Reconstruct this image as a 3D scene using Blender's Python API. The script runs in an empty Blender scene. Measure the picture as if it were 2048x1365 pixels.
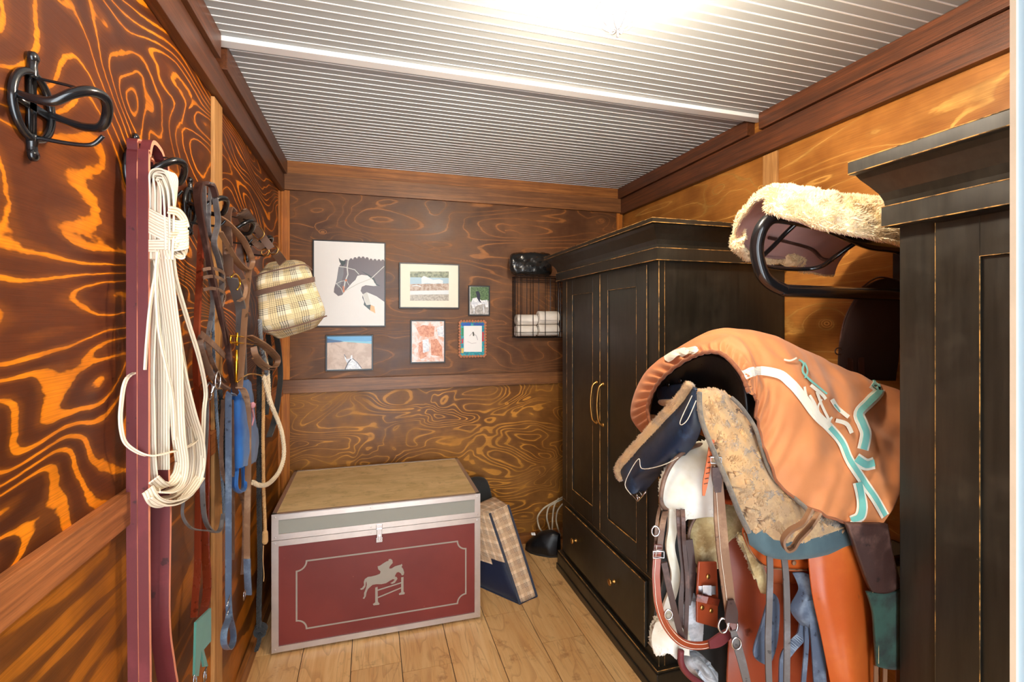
import bpy, bmesh, math, random
from mathutils import Vector, Matrix, noise as mnoise
random.seed(7)
C = bpy.context.scene.collection
# ---------------------------------------------------------------- camera
CAMH = 1.5
YAW = math.radians(16.3); FPX = 962.0; CYP = 643.0
cam = bpy.data.objects.new('camera', bpy.data.cameras.new('camera')); C.objects.link(cam)
cam.location = (0, 0, CAMH); cam.rotation_euler = (math.pi/2, 0, -YAW)
cam.data.sensor_width = 36; cam.data.lens = 36*FPX/2048
cam.data.shift_y = (CYP-682.5)/2048
cam.data.clip_start = 0.02
bpy.context.scene.camera = cam
# ---------------------------------------------------------------- light
sc = bpy.context.scene
sc.view_settings.view_transform = 'Standard'; sc.view_settings.look = 'None'
sc.view_settings.gamma = 1; sc.view_settings.use_curve_mapping = False
sc.view_settings.exposure = 0.60
w = bpy.data.worlds.new('sky'); sc.world = w; w.use_nodes = True
wn = w.node_tree.nodes; bgd = wn['Background']
bgd.inputs[0].default_value = (0.86, 0.94, 1.0, 1); bgd.inputs[1].default_value = 6.2
LAMP = Vector((0.585, 1.07, 2.27))
LAMP_L = 490.0   # radiance of the jar lamp's glowing glass, the room's own light

RT = Vector((math.cos(YAW), -math.sin(YAW), 0)); FW = Vector((math.sin(YAW), math.cos(YAW), 0)); UP = Vector((0, 0, 1))
def P(u, v, x=None, y=None, z=None, d=None):
    """point of the room that stands on the given wall plane / at the given depth"""
    dr = FW + RT*((u-1024)/FPX) + UP*((CYP-v)/FPX)
    if x is not None: t = x/dr.x
    elif y is not None: t = y/dr.y
    elif z is not None: t = (z-CAMH)/dr.z
    else: t = d
    return dr*t + Vector((0, 0, CAMH))
# ---------------------------------------------------------------- mesh helpers
def link(o, parent=None):
    C.objects.link(o)
    if parent is not None:
        o.parent = parent
    return o
def tag(o, label=None, cat=None, group=None, kind=None):
    if label: o['label'] = label
    if cat: o['category'] = cat
    if group: o['group'] = group
    if kind: o['kind'] = kind
    return o
class MB:
    def __init__(s): s.v = []; s.f = []; s.m = []; s.uv = []; s.at = []
    def add(s, vs, fs, mi=0, uvs=None, at=0.0):
        o = len(s.v); s.v += [tuple(p) for p in vs]
        s.uv += ([tuple(q) for q in uvs] if uvs else [(0, 0)]*len(vs))
        s.at += [at]*len(vs)
        for f in fs: s.f.append(tuple(i+o for i in f)); s.m.append(mi)
    def box(s, x0, y0, z0, x1, y1, z1, mi=0, at=0.0):
        vs = [(x0,y0,z0),(x1,y0,z0),(x1,y1,z0),(x0,y1,z0),(x0,y0,z1),(x1,y0,z1),(x1,y1,z1),(x0,y1,z1)]
        s.add(vs, [(0,3,2,1),(4,5,6,7),(0,1,5,4),(1,2,6,5),(2,3,7,6),(3,0,4,7)], mi, None, at)
    def obox(s, c, ax, ay, az, mi=0):
        c = Vector(c); ax = Vector(ax); ay = Vector(ay); az = Vector(az)
        vs = [c+ax*i+ay*j+az*k for k in (-1,1) for i, j in ((-1,-1),(1,-1),(1,1),(-1,1))]
        s.add(vs, [(0,3,2,1),(4,5,6,7),(0,1,5,4),(1,2,6,5),(2,3,7,6),(3,0,4,7)], mi)
    def tube(s, pts, r, n=10, mi=0, closed=False, caps=True):
        pts = [Vector(p) for p in pts]; N = len(pts)
        rs = r if isinstance(r, (list, tuple)) else [r]*N
        up = Vector((0.13, 0.21, 0.97)); vs = []; uvs = []; L = 0
        prev = None
        for i, p in enumerate(pts):
            a = pts[(i-1) % N] if (closed or i > 0) else p; b = pts[(i+1) % N] if (closed or i < N-1) else p
            t = (b-a); t = t.normalized() if t.length > 1e-9 else Vector((0,0,1))
            if prev is None:
                nx = t.cross(up); nx = nx.normalized() if nx.length > 1e-3 else t.cross(Vector((1,0,0))).normalized()
            else:
                nx = prev - t*prev.dot(t); nx = nx.normalized() if nx.length > 1e-6 else prev
            prev = nx; ny = t.cross(nx)
            if i: L += (p-pts[i-1]).length
            for k in range(n):
                an = 2*math.pi*k/n
                vs.append(p + (nx*math.cos(an)+ny*math.sin(an))*rs[i]); uvs.append((k/n, L))
        fs = []
        for i in range(N if closed else N-1):
            j = (i+1) % N
            for k in range(n):
                k2 = (k+1) % n; fs.append((i*n+k, i*n+k2, j*n+k2, j*n+k))
        if caps and not closed:
            fs.append(tuple(range(n-1, -1, -1))); fs.append(tuple((N-1)*n+k for k in range(n)))
        s.add(vs, fs, mi, uvs)
    def ribbon(s, pts, wd, th, wdir, mi=0, mi_edge=None, wscale=None, closed=False):
        """flat strap swept along pts; wdir = width direction (one or one per point)"""
        pts = [Vector(p) for p in pts]; N = len(pts); vs = []; uvs = []; L = 0
        for i, p in enumerate(pts):
            a = pts[(i-1) % N] if (closed or i > 0) else p; b = pts[(i+1) % N] if (closed or i < N-1) else p
            t = (b-a).normalized()
            wv = Vector(wdir[i] if isinstance(wdir, list) else wdir); wv = (wv - t*wv.dot(t))
            wv = wv.normalized() if wv.length > 1e-4 else Vector((1,0,0))
            nv = t.cross(wv)
            W = wd*(wscale[i] if wscale else 1)/2; T = th/2
            if i: L += (p-pts[i-1]).length
            for a_, b_, uu in ((-W,-T,0),(W,-T,1),(W,T,1),(-W,T,0)):
                vs.append(p + wv*a_ + nv*b_); uvs.append((uu*W*2, L))
        fs = []; ms = []
        e = mi if mi_edge is None else mi_edge
        off = len(s.v)
        s.v += [tuple(v) for v in vs]; s.uv += uvs; s.at += [0.0]*len(vs)
        for i in range(N if closed else N-1):
            j = (i+1) % N
            for k in range(4):
                k2 = (k+1) % 4; s.f.append((off+i*4+k, off+i*4+k2, off+j*4+k2, off+j*4+k)); s.m.append(mi if k in (0,2) else e)
        if not closed:
            s.f.append(tuple(off+k for k in (3,2,1,0))); s.m.append(e)
            s.f.append(tuple(off+(N-1)*4+k for k in (0,1,2,3))); s.m.append(e)
    def lathe(s, c, ax, prof, n=20, mi=0):
        """prof: list of (distance along axis, radius)"""
        ax = Vector(ax).normalized(); c = Vector(c)
        nx = ax.cross(Vector((0,0,1))); nx = nx.normalized() if nx.length > 1e-3 else Vector((1,0,0)); ny = ax.cross(nx)
        vs = []; fs = []
        for a, r in prof:
            for k in range(n):
                an = 2*math.pi*k/n; vs.append(c+ax*a+(nx*math.cos(an)+ny*math.sin(an))*r)
        for i in range(len(prof)-1):
            for k in range(n):
                k2 = (k+1) % n; fs.append((i*n+k, i*n+k2, (i+1)*n+k2, (i+1)*n+k))
        fs.append(tuple(range(n-1,-1,-1))); fs.append(tuple((len(prof)-1)*n+k for k in range(n)))
        s.add(vs, fs, mi)
    def poly(s, pts, nrm, th, mi=0):
        """extruded outline; pts 3D loop in a plane"""
        pts = [Vector(p) for p in pts]; nv = Vector(nrm).normalized()*th; n = len(pts)
        vs = pts + [p+nv for p in pts]
        s.add(vs, [tuple(range(n)), tuple(range(2*n-1, n-1, -1))] + [(i, i+n, (i+1) % n+n, (i+1) % n) for i in range(n)], mi)
    def parts(s, name, mats, parent=None, **kw):
        """one object per loose piece"""
        par = list(range(len(s.v)))
        def find(a):
            while par[a] != a: par[a] = par[par[a]]; a = par[a]
            return a
        for f in s.f:
            r = find(f[0])
            for q in f[1:]: par[find(q)] = r
        grp = {}
        for k, f in enumerate(s.f): grp.setdefault(find(f[0]), []).append(k)
        out = []
        for r, fk in grp.items():
            ids = sorted({i for k in fk for i in s.f[k]}); mp = {a: b for b, a in enumerate(ids)}
            m = MB(); m.v = [s.v[i] for i in ids]; m.uv = [s.uv[i] for i in ids]; m.at = [s.at[i] for i in ids]
            m.f = [tuple(mp[i] for i in s.f[k]) for k in fk]; m.m = [s.m[k] for k in fk]
            out.append(m.build(name, mats, parent, **kw))
        return out
    def build(s, name, mats, parent=None, smooth=False, bevel=0, sub=0, solid=0, auto=None, offset=-1):
        me = bpy.data.meshes.new(name); me.from_pydata(s.v, [], s.f)
        if not isinstance(mats, (list, tuple)): mats = [mats]
        for m in mats: me.materials.append(m)
        me.polygons.foreach_set('material_index', [min(i, len(mats)-1) for i in s.m])
        uvl = me.uv_layers.new(name='UVMap')
        li = [0.0]*(2*len(me.loops))
        for l in me.loops:
            li[2*l.index], li[2*l.index+1] = s.uv[l.vertex_index]
        uvl.data.foreach_set('uv', li)
        if any(s.at):
            a = me.attributes.new('pr', 'FLOAT', 'POINT'); a.data.foreach_set('value', s.at)
        me.polygons.foreach_set('use_smooth', [bool(smooth)]*len(me.polygons))
        bm = bmesh.new(); bm.from_mesh(me); bmesh.ops.recalc_face_normals(bm, faces=bm.faces); bm.to_mesh(me); bm.free()
        o = bpy.data.objects.new(name, me); link(o, parent)
        if parent is not None and parent.type == 'EMPTY' or (parent is not None):
            # geometry is given in world coordinates
            o.matrix_parent_inverse = world_mat(parent).inverted()
        if solid:
            md = o.modifiers.new('t', 'SOLIDIFY'); md.thickness = solid; md.offset = offset
        if sub:
            md = o.modifiers.new('s', 'SUBSURF'); md.levels = sub; md.render_levels = sub
        if bevel:
            md = o.modifiers.new('b', 'BEVEL'); md.width = bevel; md.segments = 2; md.limit_method = 'ANGLE'; md.angle_limit = math.radians(40)
        return o
def world_mat(o):
    m = Matrix.Translation(o.location) @ o.rotation_euler.to_matrix().to_4x4()
    if o.parent is not None: m = world_mat(o.parent) @ o.matrix_parent_inverse @ m
    return m
def empty(name, loc=(0,0,0), label=None, cat=None, group=None):
    o = bpy.data.objects.new(name, None); C.objects.link(o); o.location = loc; o.empty_display_size = .05
    return tag(o, label, cat, group)
def copy_tree(o, delta, label=None):
    r = o.copy(); C.objects.link(r); r.location = o.location + Vector(delta)
    if label: r['label'] = label
    def rec(a, b):
        for ch in list(a.children):
            c = ch.copy(); C.objects.link(c); c.parent = b; c.matrix_parent_inverse = ch.matrix_parent_inverse.copy(); rec(ch, c)
    rec(o, r)
    return r
def crom(pts, k=8, closed=False):
    pts = [Vector(p) for p in pts]; N = len(pts); out = []
    if N < 3 and not closed:
        return [pts[0].lerp(pts[1], i/k) for i in range(k+1)]
    for i in range(N if closed else N-1):
        if closed: p0, p1, p2, p3 = pts[(i-1) % N], pts[i], pts[(i+1) % N], pts[(i+2) % N]
        else: p0, p1, p2, p3 = pts[max(i-1,0)], pts[i], pts[i+1], pts[min(i+2,N-1)]
        for j in range(k):
            t = j/k
            out.append(0.5*((2*p1)+(p2-p0)*t+(2*p0-5*p1+4*p2-p3)*t*t+(3*p1-p0-3*p2+p3)*t*t*t))
    if not closed: out.append(pts[-1].copy())
    return out
def patch(rows, ku=6, kv=6, jit=None):
    """bicubic surface through a grid of control points -> (verts, faces, uvs)"""
    R = [crom(r, ku) for r in rows]; n = len(R[0])
    cols = [crom([R[i][j] for i in range(len(R))], kv) for j in range(n)]
    m = len(cols[0]); vs = []; uvs = []
    for i in range(m):
        L = 0
        for j in range(n):
            if j: L += (cols[j][i]-cols[j-1][i]).length
            p = cols[j][i]
            if jit: p = p + jit(p, j/(n-1), i/(m-1))
            vs.append(p); uvs.append((L, 0))
    for j in range(n):
        L = 0
        for i in range(m):
            if i: L += (cols[j][i]-cols[j][i-1]).length
            uvs[i*n+j] = (uvs[i*n+j][0], L)
    fs = [(i*n+j, i*n+j+1, (i+1)*n+j+1, (i+1)*n+j) for i in range(m-1) for j in range(n-1)]
    return vs, fs, uvs
def soft_box(mb, c8, rnd=.35, n=10, mi=0, jit=None, puff=0.0):
    """pillow-like closed box through 8 corners (000,100,110,010,001,101,111,011)"""
    c8 = [Vector(c) for c in c8]
    def tri(x, y, z):
        a = c8[0].lerp(c8[1], x).lerp(c8[3].lerp(c8[2], x), y); b = c8[4].lerp(c8[5], x).lerp(c8[7].lerp(c8[6], x), y)
        return a.lerp(b, z)
    sx = (c8[1]-c8[0]).length; sy = (c8[3]-c8[0]).length; sz = (c8[4]-c8[0]).length
    for ax in range(3):
        for sg in (-1, 1):
            vs = []; uvs = []
            for i in range(n+1):
                for j in range(n+1):
                    a = math.tan((2*i/n-1)*math.pi/4); b = math.tan((2*j/n-1)*math.pi/4)
                    q = [0, 0, 0]; q[ax] = sg; q[(ax+1) % 3] = a; q[(ax+2) % 3] = b
                    q = Vector(q); cubeq = q.copy(); sp = q.normalized()*1.0
                    # superellipsoid blend
                    e = 2/(1-rnd*.75+1e-6); ln = (abs(q.x)**8+abs(q.y)**8+abs(q.z)**8)**(1/8)
                    sq = q/ln
                    r = sq.lerp(sp*1.12, rnd)
                    if puff: r = r*(1+puff*(1-abs(a))*(1-abs(b)))
                    p = tri((r.x+1)/2, (r.y+1)/2, (r.z+1)/2)
                    if jit: p = p + jit(p)
                    vs.append(p)
                    dims = [sx, sy, sz]
                    if ax == 0: uvs.append(((q.y+1)/2*sy, (q.z+1)/2*sz))
                    elif ax == 1: uvs.append(((q.x+1)/2*sx, (q.z+1)/2*sz))
                    else: uvs.append(((q.x+1)/2*sx, (q.y+1)/2*sy))
            mb.add(vs, [(i*(n+1)+j, i*(n+1)+j+1, (i+1)*(n+1)+j+1, (i+1)*(n+1)+j) for i in range(n) for j in range(n)], mi, uvs)
def weld(o, d=1e-4):
    bm = bmesh.new(); bm.from_mesh(o.data); bmesh.ops.remove_doubles(bm, verts=bm.verts, dist=d)
    bmesh.ops.recalc_face_normals(bm, faces=bm.faces); bm.to_mesh(o.data); bm.free(); return o
def nz(s, amp, seed=0):
    return lambda p, *a: Vector((mnoise.noise(p*s+Vector((seed,0,0))), mnoise.noise(p*s+Vector((0,seed+9,0))), mnoise.noise(p*s+Vector((0,0,seed+31)))))*amp
def twist_rope(mb, pts, r, strands=3, pitch=.03, mi=0, n=6):
    """laid rope: helical strands round the path (points about evenly spaced)"""
    pts = [Vector(p) for p in pts]
    # resample
    seg = [0]
    for i in range(1, len(pts)): seg.append(seg[-1]+(pts[i]-pts[i-1]).length)
    L = seg[-1]; step = pitch/7; N = max(4, int(L/step)); rs = []; k = 0
    for i in range(N+1):
        s_ = L*i/N
        while k < len(seg)-2 and seg[k+1] < s_: k += 1
        f = (s_-seg[k])/max(1e-9, seg[k+1]-seg[k]); rs.append(pts[k].lerp(pts[k+1], f))
    prev = None; fr = []
    for i, p in enumerate(rs):
        t = (rs[min(i+1,N)]-rs[max(i-1,0)]).normalized()
        if prev is None: nx = t.cross(Vector((.3,.5,.1))).normalized()
        else: nx = (prev-t*prev.dot(t)).normalized()
        prev = nx; fr.append((nx, t.cross(nx)))
    for s_ in range(strands):
        q = []
        for i, p in enumerate(rs):
            a = 2*math.pi*(L*i/N/pitch + s_/strands); q.append(p+(fr[i][0]*math.cos(a)+fr[i][1]*math.sin(a))*r*.5)
        mb.tube(q, r*.56, n, mi)
# ---------------------------------------------------------------- material helpers
class NT:
    def __init__(s, name):
        s.m = bpy.data.materials.new(name); s.m.use_nodes = True; s.t = s.m.node_tree; s.b = s.t.nodes['Principled BSDF']
    def n(s, ty, ins=None, **kw):
        nd = s.t.nodes.new(ty)
        for k, v in kw.items(): setattr(nd, k, v)
        if ins:
            for k, v in ins.items(): s.set(nd.inputs[k], v)
        return nd
    def set(s, sock, v):
        if hasattr(v, 'is_output') or isinstance(v, bpy.types.NodeSocket): s.t.links.new(v, sock)
        elif isinstance(v, bpy.types.Node): s.t.links.new(v.outputs[0], sock)
        else:
            if isinstance(v, (tuple, list)) and len(v) == 3 and len(getattr(sock, 'default_value', (0,))) == 4: v = (*v, 1)
            sock.default_value = v
    def math(s, op, a, b=None, c=None, clamp=False):
        nd = s.t.nodes.new('ShaderNodeMath'); nd.operation = op; nd.use_clamp = clamp
        s.set(nd.inputs[0], a)
        if b is not None: s.set(nd.inputs[1], b)
        if c is not None: s.set(nd.inputs[2], c)
        return nd.outputs[0]
    def mix(s, f, a, b, mode='MIX'):
        nd = s.t.nodes.new('ShaderNodeMix'); nd.data_type = 'RGBA'; nd.blend_type = mode
        s.set(nd.inputs[0], f); s.set(nd.inputs[6], a); s.set(nd.inputs[7], b); return nd.outputs[2]
    def noise(s, vec, scale, detail=3, rough=.55, dist=0.0, dim='3D'):
        nd = s.n('ShaderNodeTexNoise', {'Scale': scale, 'Detail': detail, 'Roughness': rough, 'Distortion': dist})
        s.set(nd.inputs['Vector'], vec); return nd.outputs[0]
    def ramp(s, f, lo, hi, a=0.0, b=1.0):
        nd = s.n('ShaderNodeMapRange', {'From Min': lo, 'From Max': hi, 'To Min': a, 'To Max': b}); nd.interpolation_type = 'SMOOTHSTEP'
        s.set(nd.inputs[0], f); return nd.outputs[0]
    def pos(s): return s.n('ShaderNodeNewGeometry').outputs['Position']
    def obj(s): return s.n('ShaderNodeTexCoord').outputs['Object']
    def uv(s): return s.n('ShaderNodeTexCoord').outputs['UV']
    def mapv(s, vec, scale=(1,1,1), loc=(0,0,0), rot=(0,0,0)):
        nd = s.n('ShaderNodeMapping'); s.set(nd.inputs['Vector'], vec)
        nd.inputs['Scale'].default_value = scale; nd.inputs['Location'].default_value = loc; nd.inputs['Rotation'].default_value = rot
        return nd.outputs[0]
    def out(s, col=None, rough=None, metal=None, bump=None, bs=.3, bd=.002, **kw):
        if col is not None: s.set(s.b.inputs['Base Color'], col)
        if rough is not None: s.set(s.b.inputs['Roughness'], rough)
        if metal is not None: s.set(s.b.inputs['Metallic'], metal)
        if bump is not None:
            bp = s.n('ShaderNodeBump', {'Strength': bs, 'Distance': bd}); s.set(bp.inputs['Height'], bump); s.t.links.new(bp.outputs[0], s.b.inputs['Normal'])
        for k, v in kw.items(): s.set(s.b.inputs[k.replace('_', ' ')], v)
        return s.m
def srgb(r, g, b):
    f = lambda c: (c/255/12.92 if c/255 <= .04045 else ((c/255+.055)/1.055)**2.4)
    return (f(r), f(g), f(b))
def plain(name, col, rough=.5, metal=0.0, var=.15, sc=40, bs=.15, bd=.001, **kw):
    t = NT(name); nn = t.noise(t.pos(), sc, 4, .6)
    c2 = tuple(x*(1-var) for x in col); c3 = tuple(min(1, x*(1+var)) for x in col)
    return t.out(t.mix(nn, c2, c3), rough, metal, nn, bs, bd, **kw)
def leather(name, col, rough=.42, worn=None, sc=9, crease=220):
    t = NT(name); p = t.pos(); a = t.noise(p, sc, 5, .65); f = t.noise(p, crease, 3, .6)
    w_ = worn or tuple(min(1, x*1.9+.02) for x in col)
    c = t.mix(t.ramp(a, .5, .72), col, w_); c = t.mix(t.ramp(t.noise(p, sc*4, 3), .35, .3), c, tuple(x*.4 for x in col))
    return t.out(c, t.ramp(a, .3, .7, rough-.08, rough+.15), 0, f, .25, .0006)
def fabric(name, col, sc=900, var=.2, rough=.85, blot=6, col2=None):
    t = NT(name); p = t.pos(); a = t.noise(p, blot, 4, .6); f = t.noise(p, sc, 2, .5)
    c = t.mix(t.ramp(a, .35, .7), col, col2 or tuple(x*(1-var) for x in col))
    return t.out(c, rough, 0, f, .35, .0008, Sheen_Weight=.15)
# ---------------------------------------------------------------- wood
def ply(name, axis, seed, dark, mid, bright, K=9, lw=.5, sc=(1.1, 3.6), patch_=.5, knot=1.0, stain=.4, rough=.33, grad=.35):
    """stained plywood, figured grain running along the wall; axis 0: wall along X, 1: along Y"""
    t = NT(name); p = t.pos(); s = [0, 0, sc[1]]; s[axis] = sc[0]; s[1-axis] = .02
    v = t.mapv(p, tuple(s), (seed, seed*1.7, seed*.6))
    v0 = t.mapv(p, (1, 1, 1), (seed, seed, seed))
    base = t.noise(v, 1.0, 1.6, .45, .9)
    jag = t.noise(t.mapv(p, (22, 22, 60), (seed, 0, 0)), 1.0, 2, .6)
    # knots
    vs = [0, 0, 5.2]; vs[axis] = 3.4; vs[1-axis] = .01
    vor = t.n('ShaderNodeTexVoronoi', {'Scale': 1.0, 'Randomness': 1.0}); t.set(vor.inputs['Vector'], t.mapv(p, tuple(vs), (seed*2, seed*3, seed)))
    sep = t.n('ShaderNodeSeparateColor'); t.set(sep.inputs[0], vor.outputs['Color'])
    on = t.math('GREATER_THAN', sep.outputs[0], 1-.42*knot)
    d = vor.outputs['Distance']
    kn = t.math('MULTIPLY', on, t.ramp(d, .42, .0))
    spz = t.n('ShaderNodeSeparateXYZ'); t.set(spz.inputs[0], p)
    f = t.math('ADD', t.math('ADD', base, t.math('MULTIPLY', jag, .008)), t.math('MULTIPLY', kn, .10))
    f = t.math('ADD', f, t.math('MULTIPLY', spz.outputs[2], grad))
    fr = t.math('FRACT', t.math('MULTIPLY', f, K))
    tri = t.math('ABSOLUTE', t.math('SUBTRACT', fr, .5))
    wn_ = t.noise(v0, 2.3, 2, .5)
    thr = t.math('MULTIPLY', t.ramp(wn_, .38, .72, .05, .30*patch_*2), lw*2)
    d2 = t.math('SUBTRACT', tri, thr)
    line = t.ramp(d2, .035, -.012)
    edge = t.ramp(t.math('ABSOLUTE', d2), .05, 0)
    fine = t.noise(t.mapv(p, (900 if axis == 1 else 9, 9 if axis == 1 else 900, 420), (seed, 0, 0)), 1, 2, .5)
    blot = t.noise(v0, 3.1, 4, .6)
    c = t.mix(t.ramp(blot, .3, .72), dark, mid)
    bc = t.mix(t.ramp(t.noise(v0, 5.0, 3, .6), .35, .7), bright, tuple(x*.55 for x in bright))
    c = t.mix(line, c, bc)
    halo = t.math('MULTIPLY', t.ramp(d2, .26, 0.0), t.math('SUBTRACT', 1.0, line))
    c = t.mix(t.math('MULTIPLY', halo, .20), c, tuple(.5*(x+y) for x, y in zip(mid, bright)))
    c = t.mix(t.math('MULTIPLY', edge, .18), c, tuple(x*.35 for x in dark))
    c = t.mix(t.math('MULTIPLY', t.ramp(fine, .35, .7), .28), c, tuple(x*.45 for x in dark))
    # knot rings
    ring = t.math('MULTIPLY', t.math('MULTIPLY', on, t.ramp(d, .10, .075)), t.ramp(t.math('SINE', t.math('MULTIPLY', d, 170)), -.4, .7))
    c = t.mix(t.math('MULTIPLY', ring, .8), c, bright)
    dk = t.ramp(t.noise(v0, 1.7, 3, .6, .4), .56, .74)
    c = t.mix(t.math('MULTIPLY', dk, stain), c, tuple(x*.5 for x in dark))
    h = t.math('ADD', t.math('MULTIPLY', line, .4), t.math('MULTIPLY', fine, .5))
    return t.out(c, t.ramp(blot, .3, .7, rough, rough+.18), 0, h, .35, .0015, Specular_IOR_Level=.3)
def board(name, axis, seed, a, b, dark=.35, rough=.5, gs=1.0):
    """sawn board; axis = grain direction"""
    t = NT(name); p = t.pos(); s = [70*gs, 70*gs, 70*gs]; s[axis] = 2.2
    n1 = t.noise(t.mapv(p, tuple(s), (seed, seed, seed)), 1.0, 4, .65, .3)
    s2 = [260, 260, 260]; s2[axis] = 9
    n2 = t.noise(t.mapv(p, tuple(s2), (seed, 0, 0)), 1, 2, .6)
    bl = t.noise(t.mapv(p, (1,1,1), (seed,seed,seed)), 4, 3, .6)
    c = t.mix(t.ramp(n1, .32, .68), a, b); c = t.mix(t.math('MULTIPLY', t.ramp(n2, .42, .65), dark), c, tuple(x*.35 for x in a))
    c = t.mix(t.math('MULTIPLY', t.ramp(bl, .42, .7), .35), c, tuple(x*.5 for x in a))
    return t.out(c, rough, 0, t.math('ADD', n1, n2), .3, .0012)
M = {}
DK = srgb(72, 34, 16)
M['ply_left'] = ply('ply_left', 1, 3.1, srgb(70,31,13), srgb(98,46,17), srgb(246,138,18), K=27, lw=.26, sc=(.8, 2.3), grad=.55)
M['ply_left_low'] = ply('ply_left_low', 1, 8.7, srgb(84,46,18), srgb(128,72,24), srgb(186,108,26), K=7, lw=.75, sc=(.5, 3.4), stain=.9, grad=.1)
M['ply_back'] = ply('ply_back', 0, 5.3, srgb(84,52,32), srgb(124,82,50), srgb(168,108,58), K=16, lw=.14, sc=(.7, 3.0), stain=.6, grad=.25)
M['ply_back_low'] = ply('ply_back_low', 0, 12.9, srgb(108,66,28), srgb(154,102,44), srgb(214,144,56), K=15, lw=.34, sc=(2.3, 5.0), stain=.6, grad=.25)
M['ply_right'] = ply('ply_right', 1, 17.3, srgb(140,86,34), srgb(186,122,54), srgb(226,166,84), K=14, lw=.12, sc=(.6, 2.8), stain=.6, knot=1.3, grad=.4)
M['board_y'] = board('board_y', 1, 2.0, srgb(84,46,26), srgb(112,64,34), rough=.42)
M['board_yr'] = board('board_yr', 1, 6.0, srgb(78,44,26), srgb(116,64,34), rough=.42)
M['board_x'] = board('board_x', 0, 4.0, srgb(110,68,38), srgb(150,98,54), rough=.42)
M['rail_y'] = board('rail_y', 1, 9.0, srgb(146,84,44), srgb(190,116,64), rough=.45)
M['stud'] = board('stud', 2, 3.0, srgb(176,122,66), srgb(206,152,90), dark=.3, rough=.6)
M['stud_o'] = board('stud_o', 2, 5.0, srgb(170,96,30), srgb(206,128,44), dark=.3, rough=.5)
M['base'] = board('base', 1, 7.0, srgb(132,78,34), srgb(176,112,54), rough=.5)
M['base_x'] = board('base_x', 0, 7.0, srgb(132,78,34), srgb(176,112,54), rough=.5)
# floor planks
def floor_mat():
    t = NT('oak_planks'); p = t.pos(); at = t.n('ShaderNodeAttribute', attribute_name='pr').outputs['Fac']
    sh = t.n('ShaderNodeCombineXYZ', {'X': t.math('MULTIPLY', at, 13), 'Y': t.math('MULTIPLY', at, 31), 'Z': at})
    q = t.n('ShaderNodeVectorMath', operation='ADD'); t.set(q.inputs[0], p); t.set(q.inputs[1], sh.outputs[0])
    g = t.noise(t.mapv(q.outputs[0], (26, 2.2, 1)), 1, 5, .62, .9); g2 = t.noise(t.mapv(q.outputs[0], (150, 6, 1)), 1, 3, .6)
    ct = t.math('FRACT', t.math('MULTIPLY', t.noise(t.mapv(q.outputs[0], (5, .8, 1)), 1, 2, .5, .6), 14))
    c = t.mix(t.ramp(g, .3, .7), srgb(222,168,106), srgb(240,198,138))
    c = t.mix(t.math('MULTIPLY', at, .45), c, srgb(184,136,84))
    c = t.mix(t.math('MULTIPLY', t.ramp(ct, .72, .98), .35), c, srgb(160,106,58))
    c = t.mix(t.math('MULTIPLY', t.ramp(g2, .56, .72), .4), c, srgb(132,88,48))
    bl = t.noise(q.outputs[0], 9, 4, .7)
    c = t.mix(t.math('MULTIPLY', t.ramp(bl, .56, .74), .7), c, srgb(146,94,50))
    return t.out(c, t.ramp(g, .3, .7, .30, .42), 0, t.math('ADD', g2, ct), .15, .0006)
M['floor'] = floor_mat()
M['gap'] = plain('plank_gap', (.05,.03,.015), .8)
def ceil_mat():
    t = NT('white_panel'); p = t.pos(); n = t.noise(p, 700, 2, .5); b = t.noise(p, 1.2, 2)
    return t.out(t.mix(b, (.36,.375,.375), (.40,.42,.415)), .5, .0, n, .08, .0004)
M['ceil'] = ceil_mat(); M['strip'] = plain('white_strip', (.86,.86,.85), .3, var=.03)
# black distressed cabinet
def cab_mat():
    t = NT('black_cabinet'); p = t.pos(); a = t.noise(t.mapv(p, (60,60,5)), 1, 5, .65); b = t.noise(p, 5, 4, .65); s_ = t.noise(p, 60, 2)
    c = t.mix(t.ramp(a, .3, .7), srgb(25,23,18), srgb(38,34,27)); c = t.mix(t.math('MULTIPLY', t.ramp(b, .5, .8), .5), c, srgb(64,57,44))
    c = t.mix(t.math('MULTIPLY', t.ramp(s_, .80, .84), .7), c, srgb(150,130,100))
    return t.out(c, t.ramp(b, .3, .75, .28, .46), 0, a, .12, .001, Specular_IOR_Level=.6)
M['cab'] = cab_mat()
def wornedge():
    t = NT('worn_edge'); p = t.pos(); a = t.noise(p, 22, 4, .7)
    return t.out(t.mix(t.ramp(a, .38, .62), srgb(70,56,34), srgb(206,150,78)), .5)
M['worn'] = wornedge()
M['brass'] = plain('aged_brass', srgb(196,150,84), .3, 1.0, .1)
M['gold'] = plain('gold_brass', srgb(232,184,60), .25, 1.0, .1)
M['steel'] = plain('steel', srgb(200,200,205), .25, 1.0, .1)
M['alu'] = plain('aluminium_trim', srgb(200,192,188), .34, .85, .18, 14)
M['black_metal'] = plain('black_metal', (.012,.012,.014), .22, .3, .3, Coat_Weight=.6, Coat_Roughness=.12)
M['black_matte'] = plain('black_matte', (.015,.014,.014), .55)
M['white'] = plain('white', (.82,.80,.79), .5, var=.04)
M['glass_white'] = None
def chest_top():
    t = NT('worn_chest_top'); p = t.pos(); a = t.noise(t.mapv(p, (3,9,3)), 1, 5, .7, .5); b = t.noise(p, 14, 5, .7); s_ = t.noise(t.mapv(p, (20,200,20)), 1, 2)
    c = t.mix(t.ramp(a, .3, .7), srgb(196,164,112), srgb(226,194,142)); c = t.mix(t.math('MULTIPLY', t.ramp(b, .5, .75), .5), c, srgb(140,116,74))
    c = t.mix(t.math('MULTIPLY', t.ramp(s_, .7, .75), .4), c, srgb(210,190,150))
    return t.out(c, .6, 0, a, .1, .001)
M['chest_top'] = chest_top()
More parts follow.
